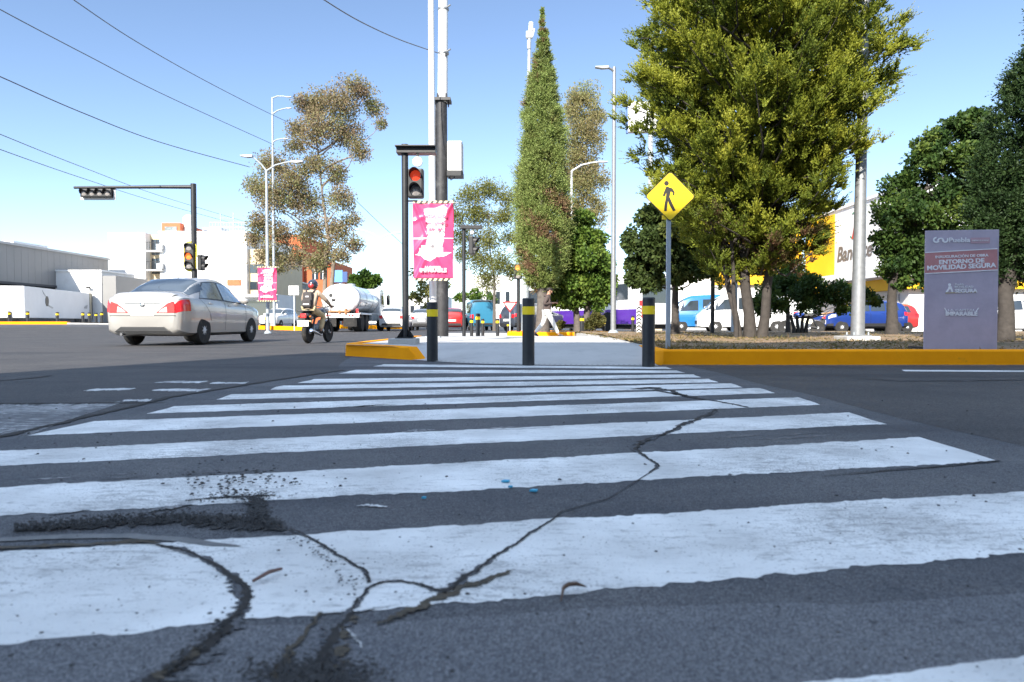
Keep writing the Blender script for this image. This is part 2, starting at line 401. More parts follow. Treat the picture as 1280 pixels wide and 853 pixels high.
def car(name, label, cat, loc, rz, paint, st, wy, wr, wins, rear=None, front=None, wheel_w=.19, rimname='alloy', cladding=False, rear_glass=None, windscreen=None, glass='glass', handles=(), lights=None, head=None, plate=True, group=None, mirror_y=None, sc=1.0, dark_lower=False):
    root = thing(name, label, cat, loc, rz, group); root.scale = (sc,)*3
    S = CarShape(st); L_ = S.y[-1]
    ys = np.unique(np.concatenate([np.linspace(S.y[i], S.y[i+1], 5) for i in range(len(S.y)-1)]))
    vv = np.array([0, 1, 1.5, 2, 2.5, 3, 3.35, 3.7, 4, 4.5, 5, 5.5, 6, 6.35, 6.7, 7, 7.5, 8])
    YY, VV = np.meshgrid(ys, vv, indexing='ij'); A = S.pt(YY, VV); B = A[:, ::-1].copy(); B[..., 0] *= -1
    ring = np.concatenate([A, B[:, 1:-1]], 1); n, m = ring.shape[:2]
    mb = MB(); mb.v = [tuple(p) for p in ring.reshape(-1, 3)]
    mb.f = [(i*m+j, i*m+(j+1) % m, (i+1)*m+(j+1) % m, (i+1)*m+j) for i in range(n-1) for j in range(m)]
    mb.f += [tuple(range(m)), tuple(reversed(range((n-1)*m, n*m)))]; mb.m = [0]*len(mb.f)
    body = mb.build('body', [M[paint], M['arch_black']], root, True, ang=32)
    cut = MB(); W = S.st[:, 1].max()
    for y in wy:
        for s_ in (-1, 1):
            cut.lathe([(wr+.055, -.3), (wr+.055, .3)], 28, 'x', (s_*(W+.06), y, wr*1.0))
    co = cut.build('cut', M['arch_black'])
    bo = body.modifiers.new('b', 'BOOLEAN'); bo.object = co; bo.operation = 'DIFFERENCE'; bo.solver = 'EXACT'
    if hasattr(bo, 'material_mode'): bo.material_mode = 'TRANSFER'
    bpy.context.view_layer.update()
    me = bpy.data.meshes.new_from_object(body.evaluated_get(bpy.context.evaluated_depsgraph_get()))
    body.modifiers.clear(); body.data = me; bpy.data.objects.remove(co)
    me.polygons.foreach_set('use_smooth', [True]*len(me.polygons)); me.set_sharp_from_angle(angle=R(32))
    for y in wy:
        for s_ in (-1, 1): wheel(root, s_*(W-wheel_w/2-.015), y, wr, wheel_w, s_, rimname)
    for (lo, hi, v0, v1) in wins:
        P_ = S.panel(lo, hi, v0, v1)
        for Q in (P_, mirror(P_)): MB().grid(Q).build('window', M[glass], root, True)
    if rear_glass: MB().grid(S.panel(rear_glass[0], rear_glass[1], rear_glass[2], 8, full=True, m=8)).build('rear_window', M['glass'], root, True)
    if windscreen: MB().grid(S.panel(windscreen[0], windscreen[1], windscreen[2], 8, full=True, m=8)).build('windscreen', M['glass'], root, True)
    for (lo, hi, v0, v1, mm) in (lights or ()):
        P_ = S.panel(lo, hi, v0, v1, .008)
        for Q in (P_, mirror(P_)): MB().grid(Q).build('tail_light', M[mm], root, True)
    for (lo, hi, v0, v1) in (head or ()):
        P_ = S.panel(lo, hi, v0, v1, .008)
        for Q in (P_, mirror(P_)): MB().grid(Q).build('headlight', M['clear_lens'], root, True)
    for y in handles:
        for s_ in (1, -1):
            q = S.pt(np.array([y]), np.array([4.35]))[0]
            MB().box((s_*(q[0]+.012), y, q[2]), (.025, .17, .025)).build('door_handle', M[paint], root, bevel=.008)
    if mirror_y:
        for s_ in (1, -1):
            q = S.pt(np.array([mirror_y]), np.array([5.1]))[0]
            MB().ball((s_*(q[0]+.10), mirror_y, q[2]+.06), (.11, .06, .075), 12, 8).box((s_*(q[0]+.01), mirror_y, q[2]+.02), (.12, .04, .03)).build('wing_mirror', M[paint], root, True)
    if cladding or dark_lower:
        P_ = S.panel(.05, L_-.05, 1.0, 2.35 if cladding else 1.9, .012, 40, 5)
        keep = MB()
        for Q in (P_, mirror(P_)):
            idx = []
            keep.grid(Q)
        ok = []
        for f in keep.f:
            c = np.mean([keep.v[i] for i in f], 0)
            if all((c[1]-y)**2+(c[2]-wr)**2 > (wr+.07)**2 for y in wy): ok.append(f)
        keep.f = ok; keep.m = [0]*len(ok); keep.build('sill_cladding', M['black_plastic'], root, True)
    # seams between doors: thin dark grooves standing on the skin
    return root, S
# ================================================================ SETTING
def asphalt(name, base, worn, patch, agg=220, bump=.5):
    m, t, b = new_mat(name); n = t.nodes; L = t.links
    pos = n.new('ShaderNodeNewGeometry').outputs['Position']
    def noise(sc, det=6, ro=.6, stretch=None):
        z = n.new('ShaderNodeTexNoise'); z.inputs['Scale'].default_value = sc; z.inputs['Detail'].default_value = det; z.inputs['Roughness'].default_value = ro
        if stretch:
            mp = n.new('ShaderNodeMapping'); mp.inputs['Scale'].default_value = stretch; L.new(pos, mp.inputs[0]); L.new(mp.outputs[0], z.inputs['Vector'])
        else: L.new(pos, z.inputs['Vector'])
        return z.outputs[0]
    def ramp(src, lo, hi, c0=(0,0,0,1), c1=(1,1,1,1)):
        r_ = n.new('ShaderNodeValToRGB'); r_.color_ramp.elements[0].position = lo; r_.color_ramp.elements[1].position = hi
        r_.color_ramp.elements[0].color = c0; r_.color_ramp.elements[1].color = c1; L.new(src, r_.inputs[0]); return r_.outputs[0]
    def mix(f, a, c, mode='MIX'):
        x = n.new('ShaderNodeMixRGB'); x.blend_type = mode
        if isinstance(f, float): x.inputs[0].default_value = f
        else: L.new(f, x.inputs[0])
        for i, q in ((1, a), (2, c)):
            if isinstance(q, tuple): x.inputs[i].default_value = q+(1,) if len(q) == 3 else q
            else: L.new(q, x.inputs[i])
        return x.outputs[0]
    c = mix(ramp(noise(1.1, 7, .7), .38, .68), base, worn)
    c = mix(ramp(noise(.55, 6, .6, (.35, 1.6, 1)), .52, .66), c, patch)
    vo = n.new('ShaderNodeTexVoronoi'); vo.inputs['Scale'].default_value = agg; L.new(pos, vo.inputs['Vector'])
    st = ramp(vo.outputs['Color'], .25, .95, (.50,.50,.52,1), (1.75,1.72,1.66,1))
    c = mix(1.0, c, st, 'MULTIPLY')
    c = mix(ramp(noise(34, 3, .6), .62, .72), c, lift(base, .45))
    c = mix(ramp(noise(2.6, 8, .75, (.5, 2.2, 1)), .60, .74), c, lift(worn, 1.25))
    c = mix(ramp(noise(7, 6, .7), .66, .76), c, lift(base, .62))
    L.new(c, b.inputs['Base Color']); b.inputs['Roughness'].default_value = .82; b.inputs['Specular IOR Level'].default_value = .35
    bp = n.new('ShaderNodeBump'); bp.inputs['Strength'].default_value = bump*.7; bp.inputs['Distance'].default_value = .003
    L.new(vo.outputs['Distance'], bp.inputs['Height'])
    b2 = n.new('ShaderNodeBump'); b2.inputs['Strength'].default_value = .3; b2.inputs['Distance'].default_value = .008
    L.new(noise(55, 6), b2.inputs['Height']); L.new(bp.outputs[0], b2.inputs['Normal']); L.new(b2.outputs[0], b.inputs['Normal'])
    return m
M['asphalt'] = asphalt('asphalt', (.064,.068,.078), (.112,.113,.118), (.042,.044,.052), 330)
M['asphalt_dark'] = asphalt('asphalt_dark', (.046,.045,.047), (.070,.066,.065), (.034,.034,.037), 170)
M['asphalt_pale'] = asphalt('asphalt_pale', (.100,.105,.118), (.140,.142,.150), (.074,.078,.088), 380)
def paintmat(name, col, under, lo, hi, fine=26):
    m, t, b = new_mat(name); n = t.nodes; L = t.links
    pos = n.new('ShaderNodeNewGeometry').outputs['Position']
    mp = n.new('ShaderNodeMapping'); mp.inputs['Scale'].default_value = (.45, 1.3, 1); L.new(pos, mp.inputs[0])
    z = n.new('ShaderNodeTexNoise'); z.inputs['Scale'].default_value = fine; z.inputs['Detail'].default_value = 9; z.inputs['Roughness'].default_value = .75; L.new(mp.outputs[0], z.inputs['Vector'])
    z2 = n.new('ShaderNodeTexNoise'); z2.inputs['Scale'].default_value = 1.4; z2.inputs['Detail'].default_value = 5; L.new(pos, z2.inputs['Vector'])
    ma = n.new('ShaderNodeMath'); ma.operation = 'MULTIPLY_ADD'; L.new(z2.outputs[0], ma.inputs[0]); ma.inputs[1].default_value = .45; L.new(z.outputs[0], ma.inputs[2])
    r_ = n.new('ShaderNodeValToRGB'); r_.color_ramp.elements[0].position = lo; r_.color_ramp.elements[1].position = hi; L.new(ma.outputs[0], r_.inputs[0])
    z3 = n.new('ShaderNodeTexNoise'); z3.inputs['Scale'].default_value = 3.2; z3.inputs['Detail'].default_value = 7; L.new(pos, z3.inputs['Vector'])
    rc = n.new('ShaderNodeValToRGB'); rc.color_ramp.elements[0].position = .3; rc.color_ramp.elements[1].position = .72
    rc.color_ramp.elements[0].color = lift(col, .66); rc.color_ramp.elements[1].color = lift(col, 1.08); L.new(z3.outputs[0], rc.inputs[0])
    pz = n.new('ShaderNodeTexNoise'); pz.inputs['Scale'].default_value = 150; pz.inputs['Detail'].default_value = 3; L.new(pos, pz.inputs['Vector'])
    pa = n.new('ShaderNodeMath'); pa.operation = 'MULTIPLY_ADD'; L.new(z2.outputs[0], pa.inputs[0]); pa.inputs[1].default_value = .5; L.new(pz.outputs[0], pa.inputs[2])
    pr_ = n.new('ShaderNodeValToRGB'); pr_.color_ramp.elements[0].position = .84; pr_.color_ramp.elements[1].position = .95; L.new(pa.outputs[0], pr_.inputs[0])
    pm_ = n.new('ShaderNodeMath'); pm_.operation = 'MAXIMUM'; L.new(r_.outputs[0], pm_.inputs[0]); L.new(pr_.outputs[0], pm_.inputs[1])
    mx = n.new('ShaderNodeMixRGB'); L.new(pm_.outputs[0], mx.inputs[0]); L.new(rc.outputs[0], mx.inputs[1]); mx.inputs[2].default_value = under+(1,)
    L.new(mx.outputs[0], b.inputs['Base Color']); b.inputs['Roughness'].default_value = .7
    vo = n.new('ShaderNodeTexVoronoi'); vo.inputs['Scale'].default_value = 190; L.new(pos, vo.inputs['Vector'])
    bp = n.new('ShaderNodeBump'); bp.inputs['Strength'].default_value = .35; bp.inputs['Distance'].default_value = .004; L.new(vo.outputs['Distance'], bp.inputs['Height'])
    b2 = n.new('ShaderNodeBump'); b2.inputs['Strength'].default_value = .4; b2.inputs['Distance'].default_value = .015; L.new(z.outputs[0], b2.inputs['Height']); L.new(bp.outputs[0], b2.inputs['Normal']); L.new(b2.outputs[0], b.inputs['Normal'])
    return m
M['stripe'] = paintmat('stripe', (.76,.76,.745), (.20,.20,.20), .735, .94, 30)
M['stripe_worn'] = paintmat('stripe_worn', (.66,.66,.65), (.10,.10,.105), .70, .86, 22)
M['faded_paint'] = paintmat('faded_paint', (.40,.40,.40), (.075,.075,.08), .60, .74, 22)
M['yellow_kerb'] = pmat('yellow_kerb', (.98,.345,.003), .7, 0, .08, 3, .25, 40, dirt=(.50,.22,.02), dscale=5, dlo=.62, dhi=.85, world=True)
M['yellow_kerb'].node_tree.nodes['Principled BSDF'].inputs['Specular IOR Level'].default_value = .12
M['slab'] = pmat('slab', (.43,.42,.405), .85, 0, .10, 1.3, .3, 120, dirt=(.31,.31,.31), dscale=3, world=True)
M['pale_concrete'] = pmat('pale_concrete', (.46,.44,.41), .9, 0, .1, 1, .2, 60, world=True)
M['crack'] = pmat('crack', (.022,.019,.017), .95, 0, .5, 30, world=True)
M['crack_soil'] = pmat('crack_soil', (.065,.052,.036), .95, 0, .5, 26, .5, 60, dirt=(.03,.028,.02), dscale=18, world=True)
M['grey_patch'] = pmat('grey_patch', (.15,.15,.15), .9, 0, .2, 20, .4, 120, dirt=(.09,.09,.09), dscale=6, world=True)

def axis_steps(a, b, fine_lo, fine_hi, fs, cs):
    o = list(np.arange(a, fine_lo, cs))+list(np.arange(fine_lo, fine_hi, fs))+list(np.arange(fine_hi, b+.1, cs)); return np.array(o)
xs = axis_steps(-240, 240, -30, 14, 1.0, 15); ysr = axis_steps(-60, 620, -4, 52, 1.0, 20)
A = np.zeros((len(xs), len(ysr), 3))
for i, x in enumerate(xs):
    for j, y in enumerate(ysr): A[i, j] = (x, y, gz(x, y))
tag(MB().grid(A).build('road', M['asphalt'], smooth=True), kind='structure')

# darker older surface left of the seam, and the right hand lane; a paler relaid strip at the near edge
def sheet(pts, z, mat, name, fn=None):
    mb = MB(); mb.add([(x, y, z+gz(x, y)) for x, y in pts], [tuple(range(len(pts)))]); return tag(mb.build(name, M[mat]), kind='structure')
sg = [G(*p) for p in ((-60,560),(0,547),(60,533),(130,517),(215,497),(300,483),(380,470),(432,463))]
A = []
for k in range(60):
    t_ = k/59*7; i = min(6, int(t_)); p = sg[i].lerp(sg[i+1], t_-i); row = []
    for j in range(60):
        x = p.x+(-70-p.x)*(j/59)**2; y = p.y+(1.5 if j else 0)*0; row.append((x, y, .0008+gz(x, y)))
    A.append(row)
for k in range(1, 50):
    y = sg[-1].y+(120-sg[-1].y)*(k/49)**1.6; row = []; xr = -2.75 if y < 17 else -3.4
    xr = sg[-1].x+(xr-sg[-1].x)*min(1, k/8)
    for j in range(60): x = xr+(-70-xr)*(j/59)**2; row.append((x, y, .0008+gz(x, y)+.0005*(y > 40)))
    A.append(row)
tag(MB().grid(np.array(A)).build('road_lane', M['asphalt_dark'], smooth=True), kind='structure')
A = []
for k in range(40):
    y = 2.75+(7.9-2.75)*k/39; xl = 2.06+.02*math.sin(y*3)
    A.append([(xl+(60-xl)*(j/30)**2, y-(.35*(xl+(60-xl)*(j/30)**2-2)*.12 if k == 0 else 0), .0008) for j in range(31)])
tag(MB().grid(np.array(A)).build('road_lane', M['asphalt_dark'], smooth=True), kind='structure')
A = []
for k in range(81):
    x = -4+8*k/80; ye = 1.16+.095*x+.012*math.sin(x*7)+random.gauss(0,.004); A.append([(x, -3+(ye+3)*j/8, .0006) for j in range(9)])
tag(MB().grid(np.array(A)).build('road_patch', M['asphalt_pale']), kind='structure')

# --- zebra stripes: corners measured left-bottom, left-top, right-top, right-bottom
def lerp2(a, b, t): return Vector(a).lerp(Vector(b), t)
def stripe(lb, lt, rt, rb, z, mat='stripe', n=240, jit=.006, name='crosswalk_stripe'):
    a0, a1, b1, b0 = G(*lb), G(*lt), G(*rt), G(*rb)
    A = np.zeros((n+1, 4, 3)); e0 = e1 = 0
    for i in range(n+1):
        t = i/n; p = a0.lerp(b0, t); q = a1.lerp(b1, t)
        e0 = e0*.8+random.gauss(0, jit*.55); e1 = e1*.8+random.gauss(0, jit*.55)
        d = (q-p).normalized(); h_ = jit*.45; p = p-d*(e0+random.gauss(0, h_)); q = q+d*(e1+random.gauss(0, h_))
        for k in range(4): r_ = p.lerp(q, k/3); A[i, k] = (r_.x, r_.y, z)
    # ragged short ends
    for k in range(4): A[0, k, 0] += random.uniform(-.015, .015); A[n, k, 0] += random.uniform(-.01, .01)
    return tag(MB().grid(A).build(name, M[mat]), kind='structure')
SZ = .0014
stripe((466,458.3),(480,455.6),(832,459.0),(841,461.6), SZ)
stripe((424,467.2),(446,462.6),(846,463.4),(857,466.4), SZ)
stripe((372,479.2),(392,474.2),(866,468.3),(877,472.0), SZ)
stripe((337,487.6),(352,482.4),(885,474.0),(899,478.3), SZ)
stripe((268,500.2),(292,493.2),(913,479.5),(930,484.8), SZ)
stripe((183,517.6),(217,508.2),(950,485.5),(968,491.8), SZ)
stripe((38,545),(118,527),(999,497),(1027,506.5), SZ)
stripe((-150,590),(-70,567.5),(1063,516),(1106,530.5), SZ)
stripe((-330,664),(-230,622.5),(1152,547.5),(1245,576.5), SZ, jit=.007)
stripe((-640,862),(-480,719),(1420,606.5),(1640,660), SZ, jit=.006)
stripe((-100,1300),(0,981),(1500,795),(1900,900), SZ, n=90, jit=.003)
# worn old markings on the left lane and the thin line on the right
stripe((-120,540),(-60,508),(150,504),(40,542), SZ, 'faded_paint', jit=.05, name='worn_marking')
for a in (((100,489),(120,486),(172,485.5),(160,488)), ((192,479),(210,476.5),(262,476.5),(250,479)), ((185,489),(200,486.5),(262,486.5),(250,489.2)), ((150,502),(160,499.5),(190,499.5),(184,502)), ((262,480),(270,478),(312,477.8),(305,480))):
    stripe(*a, SZ, 'stripe_worn', n=30, jit=.02, name='worn_marking')
stripe((1132,464.5),(1126,462.6),(1420,464.2),(1440,466.2), SZ, 'stripe', n=40, name='edge_line')
# --- repaired strips, seams and cracks
def ribbon(pts, w, z, mat, name, jit=.35, sub=18, wj=.75, near=True):
    if pts[0][1] > 590 or pts[-1][1] > 640: w = [v*(.60 if name != 'flaked_edge' else 1) for v in (w if hasattr(w, '__len__') else [w]*len(pts))]
    if name == 'pavement_crack' and pts[0][1] < 600: w = [v*.6 for v in (w if hasattr(w, '__len__') else [w]*len(pts))]
    if name == 'pavement_crack' and mat == 'crack':      # paint flaked off along both lips
        ribbon(pts, [v*1.7 for v in (w if hasattr(w, '__len__') else [w]*len(pts))], z-.0009, 'asphalt', 'flaked_edge', .35, 16, .8)
    W = [G(*p) for p in pts]; q = []
    for a, b in zip(W, W[1:]):
        for i in range(sub): q.append(a.lerp(b, i/sub))
    q.append(W[-1]); A = []; off = ea = eb = 0; ww = w if hasattr(w, '__len__') else [w]*len(pts)
    for i, p in enumerate(q):
        f = i/sub; k = min(int(f), len(ww)-2); wi = ww[k]+(ww[k+1]-ww[k])*(f-k)
        d = (q[min(i+1, len(q)-1)]-q[max(i-1, 0)]); d.z = 0; d.normalize(); nrm = Vector((-d.y, d.x, 0))
        off = off*.72+random.gauss(0, wi*jit*.55); ea = ea*.6+random.uniform(-wj, wj)*.62; eb = eb*.6+random.uniform(-wj, wj)*.62; ha = wi*.5*max(.12, 1+ea); hb = wi*.5*max(.12, 1+eb)
        c = p+nrm*off; A.append([(c-nrm*ha)[:2]+(z,), (c+nrm*hb)[:2]+(z,)])
    return tag(MB().grid(np.array([[tuple(u) for u in r_] for r_ in A])).build(name, M[mat]), kind='structure')
CZ = .0042
ribbon([(-60,560),(0,547),(60,533),(130,517),(215,497),(300,483),(380,470),(432,463)], [.05,.045,.04,.04,.05,.05,.06,.05], CZ, 'crack', 'pavement_seam', .15)
ribbon([(-60,505),(0,505),(100,504.5),(205,504)], .022, CZ, 'crack', 'pavement_seam', .2)
ribbon([(-40,480),(0,476.5),(40,473),(64,470)], .07, CZ, 'crack', 'pavement_seam', .2)
ribbon([(790,487),(812,485.5),(838,488),(850,494),(872,497)], [.05,.10,.04,.05,.02], CZ, 'crack', 'pavement_crack', .3)
ribbon([(818,488),(860,497),(900,503),(935,510)], [.035,.03,.03,.02], CZ, 'crack', 'pavement_crack', .3)
ribbon([(895,512),(888,519),(868,526),(852,532),(840,540),(822,546),(800,553),(792,562),(812,575),(824,583),(812,592)], [.02,.045,.03,.03,.025,.02,.035,.02,.012,.012,.01], CZ, 'crack', 'pavement_crack', .4)
ribbon([(812,592),(760,625),(702,641),(688,653),(662,668),(645,682),(622,695),(598,712),(572,732),(552,744)], [.006,.006,.008,.01,.012,.01,.016,.02,.03,.03], CZ, 'crack', 'pavement_crack', .45)
ribbon([(640,716),(600,730),(558,746),(520,762),(490,776),(470,783)], [.012,.025,.035,.03,.022,.01], CZ, 'crack_soil', 'pavement_crack', .35)
ribbon([(552,741),(524,733),(500,728),(478,729),(462,736),(448,752),(438,768),(425,786),(408,815),(385,850),(360,900)], [.012,.009,.008,.008,.008,.008,.01,.02,.03,.04,.05], CZ, 'crack', 'pavement_crack', .4)
ribbon([(362,663),(384,672),(410,688),(434,702),(456,716),(462,730)], [.006,.008,.007,.006,.008,.006], CZ, 'crack', 'pavement_crack', .5)
ribbon([(438,768),(430,785),(420,805),(400,838),(380,870)], [.02,.04,.045,.06,.07], CZ-.001, 'crack_soil', 'pavement_crack', .35)
ribbon([(400,768),(392,780),(375,806),(352,832),(340,853)], [.01,.012,.018,.02,.03], CZ, 'crack_soil', 'pavement_crack', .4)
ribbon([(1250,577),(1180,584),(1110,589),(1030,596)], [.012,.012,.009,.004], CZ, 'crack', 'pavement_crack', .3)
ribbon([(1060,473),(1130,477),(1210,476.5),(1300,475)], [.01,.04,.05,.05], CZ, 'crack', 'pavement_crack', .2)
# round cut of the old manhole repair
ribbon([(195,683),(226,688),(250,697),(276,711),(296,727),(305,741),(306,756),(297,772),(283,786),(258,808),(232,828),(200,850),(150,885)], [.008,.012,.012,.014,.02,.022,.02,.024,.03,.03,.034,.04,.05], CZ, 'crack', 'pavement_crack', .28, 14)
ribbon([(215,686),(250,698),(280,714),(298,731),(303,748)], [.012,.018,.018,.016,.01], CZ-.0015, 'grey_patch', 'pavement_crack', .3)
ribbon([(250,812),(225,832),(195,852)], [.02,.03,.03], CZ+.001, 'crack_soil', 'pavement_crack', .3)
ribbon([(-80,690),(0,687),(60,684),(130,682),(175,678),(200,681)], [.035,.034,.03,.03,.04,.01], CZ, 'crack_soil', 'pavement_crack', .15)
def blotch(pts, z, mat, name, jit=.03, sub=8):
    W = [G(*p) for p in pts]; q = []
    for a, b in zip(W, W[1:]+W[:1]):
        for i in range(sub):
            p = a.lerp(b, i/sub); q.append((p.x+random.gauss(0, jit), p.y+random.gauss(0, jit), z))
    mb = MB(); mb.add(q, [tuple(range(len(q)))]); return tag(mb.build(name, M[mat]), kind='structure')
ribbon([(-80,679),(0,676),(80,672),(160,671),(230,676),(270,682),(300,684)], [.05,.05,.06,.055,.05,.04,.01], .0025, 'grey_patch', 'road_patch', .03, wj=.1)

for k in range(34):      # smeared remnants of old paint between the stripes
    px, py = random.choice(((300,592,90,5),(640,537,60,3),(420,594,70,4),(180,598,80,4),(500,540,120,3),(760,538,80,3),(520,500,140,1.5),(900,548,60,3)))[:2] if k % 3 else (random.uniform(60,1000), random.choice((592,539,508)))
    px += random.gauss(0, 60); py += random.gauss(0, 3); l_ = random.uniform(14, 48)
    ribbon([(px-l_,py+1.5),(px,py),(px+l_,py-2)], [.004,random.uniform(.015,.05),.004], .0011+k*.00001, 'faded_paint', 'worn_marking', .5, 10, .95)
ribbon([(446,634),(458,633),(472,634),(484,635)], [.01,.03,.03,.01], .0032, 'stripe_worn', 'worn_marking', .2, wj=.6)
ribbon([(60,644),(90,641),(112,638)], [.01,.03,.01], .0032, 'stripe_worn', 'worn_marking', .2, wj=.6)
ribbon([(185,641),(205,637),(225,634),(240,631)], [.02,.05,.05,.02], .0042, 'stripe_worn', 'worn_marking', .2, wj=.5)
ribbon([(395,770),(440,765),(500,757)], [.006,.012,.004], .0032, 'stripe_worn', 'worn_marking', .3, wj=.8)
ribbon([(434,788),(446,800),(452,812)], [.004,.010,.004], .0032, 'stripe_worn', 'worn_marking', .3, wj=.8)

# --- loose crumbs of asphalt
def stone(mb, c, r, k=.7):
    pts = []
    for (x, y, z) in ((1,0,0),(0,1,0),(-1,0,0),(0,-1,0),(0,0,1),(0,0,-1),(.6,.6,.5),(-.6,.6,.5),(-.6,-.6,.5),(.6,-.6,.5)):
        s_ = r*random.uniform(.65, 1.15); pts.append((c[0]+x*s_, c[1]+y*s_, c[2]+z*s_*k))
    mb.add(pts, [(0,6,9),(1,7,6),(2,8,7),(3,9,8),(6,4,9),(7,4,6),(8,4,7),(9,4,8),(0,1,6),(1,2,7),(2,3,8),(3,0,9)])
M['crumb'] = pmat('crumb', (.028,.027,.027), .8, 0, .4, 60, world=True)
ribbon([(16,665),(60,661),(110,657),(170,653),(220,651),(262,652),(300,655),(335,660),(356,664)], [.02,.06,.09,.11,.13,.14,.15,.11,.03], .0034, 'crumb', 'broken_asphalt', .05)
ribbon([(232,627),(265,624),(300,622),(345,620)], [.01,.025,.035,.01], .0037, 'crumb', 'broken_asphalt', .05)
ribbon([(318,622),(322,635),(325,648),(330,660)], [.06,.07,.08,.10], .0040, 'crumb', 'broken_asphalt', .05)
mb = MB()
hq = 0; hp = [(20,664,4),(70,660,6),(120,656,7),(170,653,8),(220,651,9),(262,653,9),(300,655,12),(325,655,12),(345,660,8)]
for i in range(2600):               # the broken ridge beside the round cut
    if random.random() < .80:
        px = random.uniform(18, 352); c = np.interp(px, [h[0] for h in hp], [h[1] for h in hp]); w = np.interp(px, [h[0] for h in hp], [h[2] for h in hp]); py = c+random.gauss(0, w*.5)
    elif random.random() < .4: px = random.gauss(300, 26); py = 625+random.gauss(0, 2.6)-(px-290)*.05+2*math.sin(px*.13)
    else: px = random.gauss(322, 9); py = random.uniform(622, 660)
    g = G(px, py); r_ = random.choice((.002,.0025,.003,.004))*random.uniform(.7, 1.3); stone(mb, (g.x, g.y, .006+r_*.35+random.random()**2*.008), r_)
for i in range(900):                # bottom edge heap
    px = random.gauss(390, 40); py = random.gauss(850, 11); g = G(px, py)
    r_ = random.uniform(.0015, .004); stone(mb, (g.x, g.y, .008+r_*.4), r_)
tag(mb.build('loose_asphalt', M['crumb']), 'dark crumbled asphalt heaped along the broken edge of the round repair', 'rubble', kind='stuff')
mb = MB()
for i in range(420):
    px = random.uniform(-60, 1340); py = 500+random.random()**1.3*350; g = G(px, py); r_ = random.choice((.002,.003,.003,.005,.007))*random.uniform(.6, 1.2)*(1 if py < 640 else .6); stone(mb, (g.x, g.y, .006+r_*.35), r_)
for (px, py, w) in ((122,768,4),(270,726,4),(348,693,5),(382,745,5),(152,762,3),(560,829,7),(718,785,5),(705,768,4),(680,825,4),(500,676,4),(900,668,3),(968,688,4),(705,699,5),(120,563,3),(137,582,4),(278,579,5),(250,583,3),(418,583,4),(405,598,3),(160,602,3),(1115,562,4),(1135,570,4),(1095,566,3),(1050,671,3),(1217,624,5),(640,690,3),(300,588,3)):
    g = G(px, py); r_ = w*g.y/F*.55; stone(mb, (g.x, g.y, .006+r_*.4), r_)
for i in range(150):
    px = random.gauss(295, 45); py = 604+random.gauss(0, 7); g = G(px, py); r_ = random.uniform(.003, .008); stone(mb, (g.x, g.y, .006+r_*.35), r_)
for i in range(110):
    t = random.random(); px = 365+85*t+random.gauss(0, 6); py = 668+70*t+random.gauss(0, 8); g = G(px, py); r_ = random.uniform(.0015, .004); stone(mb, (g.x, g.y, .006+r_*.35), r_)
for i in range(90):
    t = random.random(); px = 300-90*t+random.gauss(0, 5); py = 765+75*t+random.gauss(0, 7); g = G(px, py); r_ = random.uniform(.0015, .005); stone(mb, (g.x, g.y, .008+r_*.35), r_)
tag(mb.build('loose_stones', M['crumb']), 'small dark stones scattered over the white stripes and the asphalt', 'stones', kind='stuff')
M['blue_chip'] = pmat('blue_chip', (.05,.36,.55), .6)
M['dry_leaf'] = pmat('dry_leaf', (.10,.06,.04), .8, 0, .3, 30)
M['dry_twig'] = pmat('dry_twig', (.16,.09,.075), .8, 0, .3, 30)
for (px, py, w, lb) in ((632,604,11,'largest blue paint chip at the edge of the white stripe'),(638,611,6,'tiny blue paint chip just below the largest blue one'),(530,625,6,'blue paint chip lying alone nearest the crumbled patch'),(667,616,11,'blue paint chip right of the other blue chips on dark asphalt')):
    g = G(px, py); r_ = w*g.y/F/2
    tag(MB().prismz([(g.x-r_, g.y-r_*.4), (g.x+r_*.6, g.y-r_*.7), (g.x+r_, g.y+r_*.4), (g.x-r_*.3, g.y+r_*.8)], .004, .009).build('paint_chip', M['blue_chip']), lb, 'paint chip', 'blue paint chips on the asphalt')
a, b = G(316,733), G(352,718)
tag(MB().tube([(a.x,a.y,.010), ((a.x+b.x)/2+.003,(a.y+b.y)/2,.016), (b.x,b.y,.011)], [.003,.0042,.003], 7).build('twig', M['dry_twig'], smooth=True), 'short reddish dry twig lying on the white stripe beside the round crack', 'twig')
a, b, c = G(701,755), G(707,744), G(733,737)
lf = MB().tube([tuple(a)[:2]+(.004,), (b.x-.004,b.y-.001,.014), (b.x+.006,b.y+.003,.019), ((b.x+c.x)/2,(b.y+c.y)/2,.016), tuple(c)[:2]+(.005,)], [.001,.0035,.0045,.0042,.001], 7)
0 and MB().grid(np.array([[(a.x-.001,a.y-.002,.005),(a.x+.002,a.y+.001,.010)],[(b.x-.001,b.y-.003,.014),(b.x+.003,b.y+.004,.024)],[(.5*(b.x+c.x),.5*(b.y+c.y)-.005,.016),(.5*(b.x+c.x),.5*(b.y+c.y)+.006,.026)],[(c.x,c.y-.001,.006),(c.x+.004,c.y+.001,.008)]]))
tag(lf.build('dry_leaf', M['dry_leaf'], smooth=True), 'curled dry brown leaf on the asphalt below the nearest wide stripe', 'leaf')

